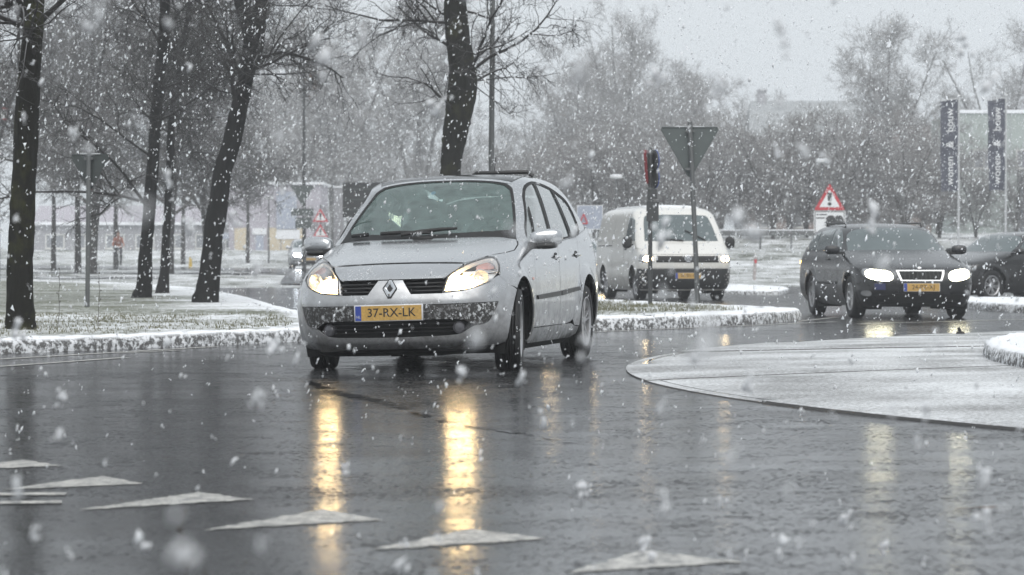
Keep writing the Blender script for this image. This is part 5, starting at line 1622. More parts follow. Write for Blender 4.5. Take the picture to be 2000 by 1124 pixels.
    V = [(x, y, .005) for x, y in o8] + [(x * .72, y * .72, .017) for x, y in o8] + [(x, y, .006) for x, y in i4]
    F = []
    for k in range(8):
        j = (k + 1) % 8
        F += [(k, j, 8 + j, 8 + k), (8 + k, 8 + j, 16 + j, 16 + k)]
    rg_.add(V, F); rg_.xform(Mb); rg_.build('badge_diamond', M_chrome, bg_)
    # number plate
    q = to3(BL, 'wrap', (0, .462)); px = q[0].x + .012
    pl = P(MB().box((px, 0, .463), (.010, .545, .128)).build('number_plate', M_refl, root, bevel=.004))
    MB().box((px + .006, .022, .463), (.004, .475, .112)).build('plate_face', M_yellow, pl)
    MB().box((px + .006, -.240, .463), (.004, .046, .112)).build('plate_band', M_blue, pl)
    Mt = Matrix.Translation((px + .0085, .022, .463)) @ Matrix(((0, 0, 1, 0), (1, 0, 0, 0), (0, 1, 0, 0), (0, 0, 0, 1)))
    text_mesh('plate_lettering', '37-RX-LK', .094, M_ink, pl, Mt, .0006, bold=.0006)
    Mt = Matrix.Translation((px + .0085, -.240, .435)) @ Matrix(((0, 0, 1, 0), (1, 0, 0, 0), (0, 1, 0, 0), (0, 0, 0, 1)))
    text_mesh('plate_lettering', 'NL', .030, M_refl, pl, Mt, .0006)
    # inner shell that shows dark through the gaps, and the floor
    G = HERO.lo; n0 = G.shape[1]
    V = G.copy()
    cx = -1.4
    V[..., 1] *= .955; V[..., 0] = cx + (V[..., 0] - cx) * .972; V[..., 2] -= .022
    V = V[:-8]
    F = grid_faces(V.shape[0], n0)
    Vf = V.reshape(-1, 3); c = Vf[F].mean(1)
    keep = np.ones(len(F), bool)
    for ax in (0, -2.736):
        keep &= ~((np.hypot(c[:, 0] - ax, c[:, 2] - .325) < .40) & (np.abs(c[:, 1]) > .4))
    keep &= ~((c[:, 2] > .94) & (c[:, 0] < -.28))
    P(mk('inner_shell', Vf, F[keep], M_under, root, True))
    for ax in (0, -2.736):
        for sg in (1, -1):
            wl = MB(); a0 = [(ax + .40 * math.cos(R(a)), .325 + .40 * math.sin(R(a))) for a in range(-30, 211, 12)]
            V = [(x, .80 * sg, z) for x, z in a0] + [(x, .48 * sg, z) for x, z in a0]; m_ = len(a0)
            wl.add(V, [(k, k + 1, m_ + k + 1, m_ + k) for k in range(m_ - 1)] + [tuple(m_ + k for k in range(m_))])
            P(wl.build('wheel_arch_liner', M_under, root, True))
    P(MB().box((-1.4, 0, .20), (3.9, 1.1, .05)).box((.40, 0, .20), (.5, 1.2, .06)).build('underbody', M_under, root))
    P(MB().tube([(-.1, -.1, .16), (-1.0, -.15, .16), (-2.4, -.15, .16)], .05, 10).box((-.05, .05, .17), (.5, .42, .12)).build('exhaust', M_under, root, True))
    # interior
    ds = MB()
    prof = [(-.42, .96), (-.55, 1.00), (-.75, 1.015), (-.95, .99), (-1.02, .92), (-.95, .70), (-.45, .7)]
    nn_ = len(prof)
    ds.add([(x, .74, z) for x, z in prof] + [(x, -.74, z) for x, z in prof], [(k, (k + 1) % nn_, nn_ + (k + 1) % nn_, nn_ + k) for k in range(nn_)] + [tuple(range(nn_)), tuple(reversed(range(nn_, 2 * nn_)))])
    P(ds.build('dashboard', M_dash, root, bevel=.02))
    for (sx, sy) in ((-1.62, .37), (-1.62, -.37), (-2.45, .50), (-2.45, 0), (-2.45, -.50)):
        w_ = .24 if sx > -2 else .21
        V, F = rounded_box((sx - .10, sy, .93), (.07, w_, .30), 3, 24, 14, lambda q, u: [q[0] - .22 * (q[2] - .7), q[1], q[2]])
        st = P(mk('seat', V, F, M_seat, root, True))
        V, F = rounded_box((sx + .18, sy, .60), (.27, w_, .09), 3); mk('cushion', V, F, M_seat, st, True)
        V, F = rounded_box((sx - .21, sy, 1.30), (.05, .145, .105), 2.8); mk('headrest', V, F, M_headrest_lit if sy > .2 and sx > -2 else M_seat, st, True)
    sw = MB().lathe([(.18 + .014 * math.cos(a), .014 * math.sin(a)) for a in [2 * math.pi * k / 8 for k in range(8)]], 28, 'x', closed=True)
    sw.box((0, 0, 0), (.02, .34, .05)).box((0, 0, -.08), (.02, .05, .18))
    sw.xform(Matrix.Translation((-1.12, .37, .98)) @ Matrix.Rotation(R(25), 4, 'Y'))
    P(sw.build('steering_wheel', M_black, root, True))
    V, F = rounded_box((-1.12, 0, 1.43), (.02, .11, .035), 2.6); P(mk('rear_view_mirror', V, F, M_black, root, True))
    st_ = to3(BU, 'top', (-.93, .0)); 
    sk = MB().lathe([(0, 0), (.028, 0)], 20, 'z'); nn3 = st_[1]
    sk.xform(Matrix.Translation(st_[0] + Vector((0, -.06, 0)) - nn3 * .016) @ nn3.to_track_quat('Z', 'X').to_matrix().to_4x4() @ Matrix.Diagonal((1, .7, 1, 1)))
    P(sk.build('windscreen_sticker', simple('sticker_blue', (.10, .30, .55), .5), root))
    # roll in the bend
    for o in parts:
        o.rotation_euler = (ROLL, 0, 0); o.location = (0, .35 * math.sin(ROLL), .35 * (1 - math.cos(ROLL)))
    put_wheels(root, [(0, .755), (0, -.755), (-2.736, .755), (-2.736, -.755)], (M_tyre, M_alloy, M_disc), .325, .205, .212, 5, steer=R(9))
    return root

def clip_poly(sub_, clip):
    """Sutherland-Hodgman against a convex-ish outline"""
    area = sum(clip[i - 1][0] * clip[i][1] - clip[i][0] * clip[i - 1][1] for i in range(len(clip)))
    cl = clip if area > 0 else clip[::-1]
    out = list(sub_)
    for i in range(len(cl)):
        a, b = cl[i - 1], cl[i]; inp = out; out = []
        if not inp: break
        f = lambda p: (b[0] - a[0]) * (p[1] - a[1]) - (b[1] - a[1]) * (p[0] - a[0])
        s_ = inp[-1]
        for e in inp:
            if f(e) >= 0:
                if f(s_) < 0: out.append(isect(s_, e, a, b))
                out.append(e)
            elif f(s_) >= 0: out.append(isect(s_, e, a, b))
            s_ = e
    return out

def isect(p, q, a, b):
    d1 = (q[0] - p[0], q[1] - p[1]); d2 = (b[0] - a[0], b[1] - a[1])
    den = d1[0] * d2[1] - d1[1] * d2[0]
    if abs(den) < 1e-12: return q
    t = ((a[0] - p[0]) * d2[1] - (a[1] - p[1]) * d2[0]) / den
    return (p[0] + d1[0] * t, p[1] + d1[1] * t)

hero = build_hero()
# ------------------------------------------------------------------ other vehicles
M_graphite = paint('graphite_paint', (.014, .0145, .017), metal=.1, coat=.30, snow=.5, rough=.22, grime_shade=(.025, .024, .023), grime_shade_amt=.6)
M_blackp = paint('black_paint', (.008, .008, .009), coat=.4, snow=.4, metal=.1, rough=.20, grime_shade=(.022, .021, .020), grime_shade_amt=.6)
M_white = paint('white_paint', (.66, .65, .62), metal=.0, rough=.35, grime_shade=(.22, .20, .17), grime_shade_amt=.7)
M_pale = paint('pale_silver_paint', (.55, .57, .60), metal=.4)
M_winF = simple('tinted_glass', (.085, .108, .112), .06, var=.25, spec=.9, vscale=3)
M_beam2 = _lamp('warm_beam', (1.0, .74, .40), 22.0)
M_beam3 = _lamp('white_beam', (1.0, .94, .66), 13.0)
M_beam4 = _lamp('cold_beam', (.85, .92, 1.0), 30.0)
M_side_ind = _lamp('amber_repeater', (1.0, .55, .12), 6.0)
M_clear = simple('lamp_glass_grey', (.42, .43, .44), .15, metal=.5, var=.3, vscale=20)

def shell_mesh(name, G, mat, root, arches, cap=False, r=.345):
    V = G.reshape(-1, 3).copy(); F = grid_faces(G.shape[0], G.shape[1])
    c = V[F].mean(1); keep = np.ones(len(F), bool)
    for ax, az in arches:
        keep &= ~((np.hypot(c[:, 0] - ax, c[:, 2] - az) < r) & (np.abs(c[:, 1]) > .55))
    F = F[keep]
    # pull the cut edge on to the arch circle
    used = np.zeros(len(V), int)
    np.add.at(used, F.ravel(), 1)
    for ax, az in arches:
        d = np.hypot(V[:, 0] - ax, V[:, 2] - az)
        k = (d < r + .035) & (np.abs(V[:, 1]) > .55) & (used > 0) & (used < 4) & (V[:, 2] > .2)
        V[k, 0] = ax + (V[k, 0] - ax) * r / d[k]; V[k, 2] = az + (V[k, 2] - az) * r / d[k]
    if cap:
        n = G.shape[1]; t = (G.shape[0] - 1) * n
        Fl = [tuple(f) for f in F.tolist()] + [(t + k, t + k + 1, t + (n - k - 1) % n, t + (n - k) % n) for k in range(n // 2)]
        o = mk(name, V, Fl, mat, root, True)
    else:
        o = mk(name, V, F, mat, root, True)
    return o

def build_simple(name, S, mat, beam, plate='', lit=True):
    """car from stacked outlines S plus panels laid on them"""
    Bd = Body(S['lo'], S['up'], S['zl'], S['zu'])
    root = empty(name)
    wb, wr, hw = S['wb'], S['wr'], S['track']
    ar = [(0, wr), (-wb, wr)]
    shell_mesh('body', Bd.lo, mat, root, ar, r=wr + .05)
    shell_mesh('cabin', Bd.up, mat, root, [], cap=True)
    B, BL, BU = Bd.bvh, Bd.bvh_lo, Bd.bvh_up
    def both(nm, m, bvh, mode, poly, **k):
        a = panel(nm, root, m, bvh, mode, poly, **k)
        V, F = mirr([v.co.copy() for v in a.data.vertices], [tuple(p.vertices) for p in a.data.polygons])
        b = mk(nm, V, F, m, root, True); return a, b
    for nm, m, bvh, mode, poly, off, th in S['panels']:
        bb = {'a': B, 'l': BL, 'u': BU}[bvh]
        if mode.endswith('2'):
            both(nm, m, bb, mode[:-1], poly, step=.06, off=off, thick=th)
        else:
            panel(nm, root, m, bb, mode, poly, step=.06, off=off, thick=th)
    # lamps
    for sg in (1, -1):
        V, F = patch(BL, 'wrap', S['lamp'], step=.03, off=.006, thick=.01)
        if sg < 0: V, F = mirr(V, F)
        hl = mk('headlight', V, F, M_clear, root, True)
        if lit:
            V, F = patch(BL, 'wrap', S['beam'], step=.02, off=.014, thick=.006)
            if sg < 0: V, F = mirr(V, F)
            mk('lit_bulb', V, F, beam, hl, True)
        V, F = rounded_box((S['mir'][0], S['mir'][1] * sg, S['mir'][2]), S['mir'][3], 2.8, 20, 12)
        mm = mk('door_mirror', V, F, S['mirmat'], root, True)
        MB().box((S['mir'][0] + .02, (S['mir'][1] - .12) * sg, S['mir'][2] - .05), (.06, .12, .04)).build('mirror_arm', M_black, mm)
    q = to3(BL, 'front', (0, S['plz']))[0]
    pl = MB().box((q.x + .012, 0, S['plz']), (.012, .53, .118)).build('number_plate', M_refl, root)
    MB().box((q.x + .020, .022, S['plz']), (.004, .47, .110)).build('plate_face', M_yellow, pl)
    MB().box((q.x + .020, -.238, S['plz']), (.004, .045, .110)).build('plate_band', M_blue, pl)
    if plate:
        Mt = Matrix.Translation((q.x + .0225, .022, S['plz'])) @ Matrix(((0, 0, 1, 0), (1, 0, 0, 0), (0, 1, 0, 0), (0, 0, 0, 1)))
        text_mesh('plate_lettering', plate, .09, M_ink, pl, Mt, .0006)
    for ax in (0, -wb):
        for sg in (1, -1):
            wl = MB(); a0 = [(ax + (wr + .06) * math.cos(R(a)), wr + (wr + .06) * math.sin(R(a))) for a in range(-30, 211, 16)]
            V = [(x, (hw + .06) * sg, z) for x, z in a0] + [(x, (hw - .30) * sg, z) for x, z in a0]; m_ = len(a0)
            wl.add(V, [(k, k + 1, m_ + k + 1, m_ + k) for k in range(m_ - 1)] + [tuple(m_ + k for k in range(m_))])
            wl.build('wheel_arch_liner', M_under, root, True)
    MB().box((-wb / 2, 0, .27), (wb + .6, hw * 1.35, .10)).build('underbody', M_under, root)
    put_wheels(root, [(0, hw), (0, -hw), (-wb, hw), (-wb, -hw)], (M_tyre, M_alloy, M_disc), wr, .195, wr * .62, 6)
    return root, Bd

OCT = dict(
    lo=dict(xf=[(.17, .70), (.22, .77), (.30, .82), (.42, .86), (.52, .865), (.60, .85), (.67, .815), (.72, .755), (.77, .62), (.83, .36), (.89, .06), (.94, -.20), (.98, -.42), (1.04, -.9)],
            w=[(.17, .76), (.22, .79), (.32, .83), (.5, .855), (.7, .855), (.8, .848), (.88, .83), (.96, .80), (1.04, .77)],
            xr=[(.17, -3.35), (.3, -3.55), (.5, -3.62), (.8, -3.60), (1.04, -3.52)],
            nf=[(.17, 2.7), (.7, 2.7), (.85, 3.0), (1.04, 3.0)], af=[(.17, .55), (.7, .6), (.85, .75), (1.04, .6)], nr=[(.17, 3.2), (1.04, 3.2)], ar=[(.17, .4), (1.04, .5)],
            flare=[(0, .315, .38, .44, .018), (-2.51, .315, .38, .44, .018)]),
    up=dict(xf=[(.86, -.22), (.96, -.44), (1.12, -.72), (1.27, -.98), (1.32, -1.12), (1.36, -1.36), (1.385, -1.65), (1.395, -1.95)],
            w=[(.86, .825), (.96, .80), (1.12, .745), (1.25, .695), (1.30, .665), (1.34, .61), (1.375, .47), (1.395, .12)],
            xr=[(.86, -3.55), (1.08, -3.45), (1.25, -3.30), (1.33, -3.1), (1.375, -2.7), (1.395, -2.2)],
            nf=[(.86, 2.8), (1.395, 2.4)], af=[(.86, .45), (1.27, .35), (1.395, .3)], nr=[(.86, 3), (1.395, 2.6)], ar=[(.86, .5), (1.395, .6)]),
    zl=np.unique(np.concatenate([np.linspace(.17, .7, 34), np.linspace(.7, 1.04, 50)])), zu=np.linspace(.86, 1.395, 44),
    wb=2.51, wr=.315, track=.745, mir=(-.62, .96, .99, (.075, .115, .07)), mirmat=M_graphite, plz=.45,
    lamp=smooth_poly([(.180, .530), (.192, .672), (.30, .705), (.41, .725), (.43, .67), (.37, .575), (.28, .535)], 1),
    beam=smooth_poly([(.187, .537), (.198, .665), (.30, .697), (.385, .695), (.375, .59), (.28, .542)], 2))
def oct_panels(chrome):
    p = [('windscreen', M_winF, 'u', 'top', [(-.42, 0), (-.45, .40), (-.53, .66), (-.62, .72), (-.86, .685), (-1.03, .635), (-1.08, .55), (-1.115, 0), (-1.08, -.55), (-1.03, -.635), (-.86, -.685), (-.62, -.72), (-.53, -.66), (-.45, -.40)], .004, .006),
         ('side_window', M_winF, 'u', 'side2', smooth_poly([(-.78, .985), (-1.00, 1.16), (-1.20, 1.27), (-1.34, 1.295), (-1.50, 1.298), (-1.50, .985)], 1, keep=(0, 5)), .004, .006),
         ('side_window', M_winF, 'u', 'side2', [(-1.56, .985), (-1.56, 1.298), (-2.05, 1.296), (-2.40, 1.27), (-2.42, .985)], .004, .006),
         ('side_window', M_winF, 'u', 'side2', smooth_poly([(-2.47, .985), (-2.46, 1.265), (-2.80, 1.23), (-3.05, 1.12), (-3.08, .985)], 1, keep=(0, 1)), .004, .006),
         ('rear_window', M_winF, 'u', 'rear', [(-.62, 1.0), (.62, 1.0), (.5, 1.28), (-.5, 1.28)], .004, .006),
         ('lower_intake', M_under, 'l', 'wrap', smooth_poly([(-.30, .22), (.30, .22), (.32, .36), (-.32, .36)], 1), .004, .004),
         ('bumper_strip', M_trim, 'l', 'wrap', [(-.46, .485), (.46, .485), (.46, .512), (-.46, .512)], .012, .012),
         ('door_seam', M_under, 'l', 'side2', [(-.72, .25), (-.728, .25), (-.728, .94), (-.72, .94)], .003, 0),
         ('door_seam', M_under, 'l', 'side2', [(-1.53, .25), (-1.538, .25), (-1.538, .95), (-1.53, .95)], .003, 0),
         ('door_handle', M_trim, 'l', 'side2', [(-1.30, .835), (-1.48, .838), (-1.48, .862), (-1.30, .858)], .016, .016),
         ('door_handle', M_trim, 'l', 'side2', [(-2.18, .842), (-2.36, .845), (-2.36, .868), (-2.18, .864)], .016, .016),
         ('door_moulding', M_trim, 'l', 'side2', [(-.76, .48), (-2.1, .48), (-2.1, .525), (-.76, .525)], .012, .012),
         ('fog_lamp', M_clear, 'l', 'wrap', smooth_poly([(.33, .32), (.42, .33), (.42, .40), (.335, .41)], 2), .006, .006),
         ('fog_lamp', M_clear, 'l', 'wrap', smooth_poly([(-.33, .32), (-.42, .33), (-.42, .40), (-.335, .41)], 2), .006, .006)]
    gr = [(-.155, .675), (-.130, .555), (.130, .555), (.155, .675)]
    if chrome:
        p.append(('grille_frame', M_chrome, 'l', 'wrap', [(-.175, .690), (-.140, .540), (.140, .540), (.175, .690)], .008, .010))
        for k in range(9):
            u = -.115 + k * .0288
            p.append(('grille_bar', M_trim, 'l', 'wrap', [(u, .560), (u + .004, .560), (u + .0045, .670), (u, .670)], .018, .006))
    p.append(('grille', M_under, 'l', 'wrap', gr, .012, .004))
    return p

def place(root, x, y, z, yaw):
    root.location = (x, y, z); root.rotation_euler = (0, 0, math.atan2(-math.cos(yaw), -math.sin(yaw)))

# dark estate car with glaring lamps, yaw to its right side
OCT['panels'] = oct_panels(True)
sk, skB = build_simple('dark_estate_car', OCT, M_graphite, M_beam3, '24-PZ-XJ')
place(sk, 5.74, 41.0, 0, -.115)
tag(sk, 'dark grey estate car with two dazzling white headlights and chrome framed grille', 'car')
for sg in (1, -1):
    MB().tube([(-1.35, .58 * sg, 1.335), (-1.42, .58 * sg, 1.39), (-2.6, .56 * sg, 1.395), (-2.75, .55 * sg, 1.33)], .013, 8).build('roof_rail', M_trim, sk, True)
_q = to3(skB.bvh_lo, 'wrap', (0, .722))[0]
MB().lathe([(0, .014), (.03, .012), (.042, .006), (.045, 0)], 20, 'x', c=(_q.x - .010, 0, .700)).build('badge', M_chrome, sk, True)
_q = to3(skB.bvh_lo, 'side', (-3.35, .78))[0]
for k in range(2):
    MB().box((-3.28 - .05 * k, -(_q.y - .01 - .03 * k), .80 - .07 * k), (.07, .05, .05)).build('rear_lamp', M_side_ind, sk)
MB().box((.84, -.60, .46), (.02, .16, .09)).build('blue_sticker', simple('dark_blue_sticker', (.02, .025, .09), .5), sk)

# black car at the right edge
OCT['panels'] = oct_panels(False); OCT['mirmat'] = M_blackp
bk_, _ = build_simple('black_car', OCT, M_blackp, M_beam4, '', lit=False)
place(bk_, 8.95, 56.0, 0.0, .95)
tag(bk_, 'black car cut off by the right edge of the picture behind the dark estate', 'car')
# pale cars half hidden
OCT['mirmat'] = M_pale
p1, _ = build_simple('pale_silver_car', OCT, M_pale, M_beam2, '', lit=True)
place(p1, 1.50, 70.0, 0.0, -.05)
tag(p1, 'pale silver car peeping out between the people carrier and the white van', 'car')
p2, _ = build_simple('pale_silver_car', OCT, M_pale, M_beam4, '', lit=True)
place(p2, -9.35, 130.0, float(zt(-9.35, 130.0)) + .055, -.12)
tag(p2, 'distant pale car with a cold white headlight under the people carrier\'s left mirror', 'car')

VAN = dict(
    lo=dict(xf=[(.20, .74), (.26, .80), (.36, .86), (.55, .885), (.75, .885), (.86, .86), (.93, .81), (1.0, .72), (1.07, .60), (1.13, .48), (1.2, .3), (1.3, .1)],
            w=[(.20, .86), (.28, .91), (.5, .945), (.8, .95), (1.05, .945), (1.18, .93), (1.30, .91)],
            xr=[(.20, -3.90), (.4, -3.98), (1.3, -3.98)], nf=[(.2, 3.2), (.8, 3.0), (1.3, 3.2)], af=[(.2, .5), (.8, .5), (1.1, .5), (1.3, .4)],
            nr=[(.2, 5), (1.3, 5)], ar=[(.2, .3), (1.3, .3)], flare=[(0, .335, .40, .46, .015), (-3.0, .335, .40, .46, .015)]),
    up=dict(xf=[(1.05, .60), (1.14, .42), (1.35, .18), (1.55, -.04), (1.72, -.23), (1.80, -.34), (1.86, -.50), (1.90, -.72), (1.925, -1.1), (1.935, -1.5)],
            w=[(1.05, .945), (1.18, .935), (1.35, .905), (1.55, .872), (1.70, .845), (1.78, .81), (1.84, .75), (1.88, .66), (1.915, .48), (1.935, .15)],
            xr=[(1.05, -3.98), (1.5, -3.95), (1.78, -3.90), (1.86, -3.80), (1.91, -3.6), (1.935, -3.2)],
            nf=[(1.05, 3.2), (1.8, 3.0), (1.935, 2.6)], af=[(1.05, .40), (1.6, .30), (1.935, .4)], nr=[(1.05, 5), (1.935, 3.5)], ar=[(1.05, .3), (1.935, .4)]),
    zl=np.linspace(.20, 1.30, 64), zu=np.linspace(1.05, 1.935, 50),
    wb=3.0, wr=.335, track=.80, mir=(.02, 1.07, 1.17, (.05, .10, .12)), mirmat=M_black, plz=.50,
    lamp=[(.300, .765), (.310, .895), (.40, .915), (.455, .92), (.47, .80), (.43, .768)],
    beam=smooth_poly([(.312, .785), (.318, .885), (.40, .895), (.405, .79)], 1),
    panels=[('windscreen', M_winF, 'u', 'front', smooth_poly([(-.76, 1.195), (.76, 1.195), (.685, 1.66), (.60, 1.735), (-.60, 1.735), (-.685, 1.66)], 1, keep=(0, 1)), .004, .006),
            ('side_window', M_winF, 'u', 'side2', smooth_poly([(.10, 1.20), (-.12, 1.45), (-.33, 1.68), (-.80, 1.70), (-.82, 1.20)], 1, keep=(0, 4)), .004, .006),
            ('bumper', M_trim, 'l', 'wrap', [(-.56, .235), (.56, .235), (.56, .42), (.50, .64), (-.50, .64), (-.56, .42)], .006, .006),
            ('bumper_lip', M_white, 'l', 'wrap', [(-.48, .655), (.48, .655), (.48, .715), (-.48, .715)], .012, .010),
            ('grille', M_under, 'l', 'wrap', [(-.285, .765), (.285, .765), (.29, .895), (-.29, .895)], .006, .004),
            ('bonnet_seam', M_under, 'l', 'wrap', [(-.44, .922), (.44, .922), (.44, .929), (-.44, .929)], .003, 0),
            ('door_seam', M_under, 'l', 'side2', [(.18, 1.18), (-.05, .92), (-.06, .922), (.17, 1.185)], .003, 0),
            ('door_seam', M_under, 'l', 'side2', [(-.42, .35), (-.43, .35), (-.43, .85), (-.42, .85)], .003, 0),
            ('door_seam', M_under, 'a', 'side2', [(-.90, .28), (-.91, .28), (-.91, 1.72), (-.90, 1.72)], .003, 0),
            ('door_seam', M_under, 'a', 'side2', [(-2.1, .28), (-2.11, .28), (-2.11, 1.72), (-2.10, 1.72)], .003, 0),
            ('door_rail', M_under, 'l', 'side2', [(-2.12, 1.10), (-3.6, 1.10), (-3.6, 1.12), (-2.12, 1.12)], .004, 0),
            ('door_handle', M_black, 'l', 'side2', [(-.62, 1.02), (-.82, 1.02), (-.82, 1.05), (-.62, 1.05)], .018, .02)])
van, vanB = build_simple('white_van', VAN, M_white, M_beam2, '56-BV-GT')
place(van, 3.38, 57.2, 0, -.165)
tag(van, 'white panel van with lit headlights waiting behind the give way sign', 'van')
for z0 in (.80, .83, .86):
    panel('grille_slat', van, M_trim, vanB.bvh_lo, 'wrap', [(-.28, z0), (.28, z0), (.28, z0 + .012), (-.28, z0 + .012)], step=.05, off=.014, thick=.01)
_q = to3(vanB.bvh_lo, 'front', (0, .835))[0]
bg_ = MB().lathe([(0, .012), (.062, .012), (.070, .02), (.080, .016), (.082, 0)], 28, 'x', c=(_q.x + .008, 0, .838)).build('badge', M_chrome, van, True)
MB().tube([(_q.x + .024, -.05, .885), (_q.x + .024, -.022, .80), (_q.x + .024, 0, .86), (_q.x + .024, .022, .80), (_q.x + .024, .05, .885)], .008, 6).build('badge_letters', M_trim, bg_)
for pts in ([(-.45, 1.26), (.02, 1.205)], [(.10, 1.42), (.48, 1.215)]):
    qq = [to3(vanB.bvh_up, 'front', p)[0] + Vector((.035, 0, 0)) for p in ((pts[0]), ((pts[0][0] + pts[1][0]) / 2, (pts[0][1] + pts[1][1]) / 2), pts[1])]
    MB().tube(qq, [.012, .016, .014], 8).build('wiper', M_black, van, True)
V, F = patch(vanB.bvh_up, 'top', [(-.6, -.55), (-3.7, -.55), (-3.7, .55), (-.6, .55)], step=.12, off=.025, thick=.025)
mk('roof_snow', V, F, M_snow_cap, van, True)
# ------------------------------------------------------------------ cyclist far off on the left
M_coat = simple('rust_coat', (.26, .10, .065), .8, var=.15, vscale=8)
M_trouser = simple('dark_trousers', (.022, .022, .028), .8)
M_skin = simple('skin', (.42, .26, .20), .6, var=.05)
M_hair = simple('brown_hair', (.05, .032, .022), .7)
M_shoe = simple('shoe', (.02, .018, .017), .6)
def skin_figure(name, verts, edges, radii, root_i, mat, parent, sub=1):
    me = bpy.data.meshes.new(name); me.from_pydata(verts, edges, []); me.update()
    o = link(name, me, None, parent)
    bm = bmesh.new(); bm.from_mesh(me); lay = bm.verts.layers.skin.verify()
    bm.verts.ensure_lookup_table()
    for v in bm.verts:
        rr = radii[v.index]; v[lay].radius = rr if isinstance(rr, tuple) else (rr, rr); v[lay].use_root = v.index == root_i
    bm.to_mesh(me); bm.free()
    mo = o.modifiers.new('skin', 'SKIN'); mo.use_smooth_shade = True
    o.modifiers.new('sub', 'SUBSURF').levels = sub
    dg = bpy.context.evaluated_depsgraph_get(); dg.update()
    m2 = bpy.data.meshes.new_from_object(o.evaluated_get(dg)); o.modifiers.clear(); o.data = m2; m2.name = name
    m2.materials.clear()
    for m_ in mat: m2.materials.append(m_)
    m2.polygons.foreach_set('use_smooth', [True] * len(m2.polygons))
    return o
def build_cyclist():
    Y = 137.0; x = (231 - 1000) / 5500 * Y; z0 = float(zt(x, Y)) + .055
    # local axes: +y towards the camera is -world y, so forward is -y
    bk = empty('bicycle', (x, Y, z0), R(8))
    for yy in (-.55, .52):
        w = MB().lathe([(.335 + .018 * math.cos(a), .018 * math.sin(a)) for a in [2 * math.pi * k / 8 for k in range(8)]], 32, 'x', c=(0, yy, .35), closed=True).build('wheel', M_tyre, bk, True)
        sp = MB()
        for k in range(10):
            a = math.pi * 2 * k / 10; sp.tube([(0, yy, .35), (0, yy + .33 * math.cos(a), .35 + .33 * math.sin(a))], .004, 4)
        sp.build('spokes', M_galv, w)
    f = MB()
    for a, b in (((0, -.55, .35), (0, -.42, .92)), ((0, -.43, .80), (0, .12, .32)), ((0, -.42, .86), (0, .22, .78)), ((0, .12, .32), (0, .26, .90)), ((0, .12, .32), (0, .52, .35)), ((0, .24, .78), (0, .52, .35))): f.tube([a, b], .018, 8)
    f.build('frame', M_dkpost, bk, True)
    MB().tube([(-.29, -.26, 1.05), (-.15, -.40, 1.06), (0, -.42, 1.02), (.15, -.40, 1.06), (.29, -.26, 1.05)], .014, 8).tube([(0, -.42, .9), (0, -.42, 1.02)], .015, 8).build('handlebar', M_chrome, bk, True)
    V, F = rounded_box((0, .28, .93), (.09, .14, .04), 2.4, 18, 10); mk('saddle', V, F, M_black, bk, True)
    cr_ = MB().tube([(-.06, .12, .32), (.06, .12, .32)], .03, 10)
    cr_.tube([(.08, .12, .32), (.08, .10, .15)], .012, 6).tube([(-.08, .12, .32), (-.08, .14, .49)], .012, 6)
    cr_.box((.13, .10, .15), (.09, .08, .02)).box((-.13, .14, .49), (.09, .08, .02)); cr_.build('crank', M_galv, bk)
    MB().lathe([(0, -.03), (.05, -.03), (.06, .0), (.05, .02)], 14, 'y', c=(0, -.50, .80)).build('front_lamp', M_refl, bk, True)
    tag(bk, 'dark bicycle ridden along the far path left of the slender trees', 'bicycle')
    p = empty('person', (x, Y, z0), R(8))
    v = [(0, .26, 1.00), (0, .22, 1.15), (0, .14, 1.32), (0, .08, 1.46), (0, .06, 1.54), (0, .03, 1.61), (0, .0, 1.70), (0, .01, 1.77)]
    r_ = [(.17, .14), (.16, .12), (.17, .12), (.12, .09), .055, .075, .098, .06]
    e = [(i, i + 1) for i in range(7)]
    def chain(start, pts, rr):
        k = len(v)
        for j, q in enumerate(pts):
            v.append(q); r_.append(rr[j]); e.append((start if j == 0 else k + j - 1, k + j))
        return len(v) - 1
    for s in (1, -1):
        w = chain(3, [(.17 * s, .09, 1.43), (.24 * s, .02, 1.20), (.27 * s, -.20, 1.08), (.275 * s, -.25, 1.065)], [.07, .055, .042, .034])
        for k in range(4):
            yy = -.245 - .0 - .012 * k + .03
            chain(w, [(.285 * s - .018 * s * k, -.285, 1.085 - .003 * k), (.285 * s - .018 * s * k, -.305, 1.06), (.285 * s - .018 * s * k, -.285, 1.040)], [.010, .009, .008])
        chain(w, [(.235 * s, -.265, 1.05), (.215 * s, -.285, 1.03)], [.011, .009])
    chain(0, [(.11, .20, .97), (.13, -.14, .72), (.13, .10, .30), (.13, .10, .22), (.13, -.04, .18)], [.10, .072, .05, .045, .04])
    chain(0, [(-.11, .20, .97), (-.13, -.18, .98), (-.13, .08, .62), (-.13, .12, .55), (-.13, 0, .52)], [.10, .075, .05, .045, .04])
    b = skin_figure('body', v, e, r_, 0, (M_coat, M_trouser, M_skin, M_shoe), p)
    for f in b.data.polygons:
        c = f.center
        if c.z > 1.56: f.material_index = 2
        elif c.z > 1.0 and c.y > -.10 and not (c.z < 1.05 and c.y < .05): f.material_index = 0
        elif c.z > 1.0 and abs(c.x) > .2: f.material_index = 0 if c.y > -.215 else 2
        elif (c.z < .25 or (c.x < 0 and .40 < c.z < .58 and c.y < .2)): f.material_index = 3
        else: f.material_index = 1
    V, F = rounded_box((0, .03, 1.735), (.105, .115, .095), 2.2, 20, 12, lambda q, u: [q[0], q[1] + (.03 if u[2] < 0 else 0), q[2]])
    mk('hair', V, F, M_hair, p, True)
    for s in (1, -1):
        V, F = rounded_box((.035 * s, -.088, 1.70), (.014, .008, .009), 2, 8, 6); mk('eye', V, F, M_ink0, b, True)
    V, F = rounded_box((0, -.105, 1.675), (.014, .02, .026), 2, 8, 6); mk('nose', V, F, M_skin, b, True)
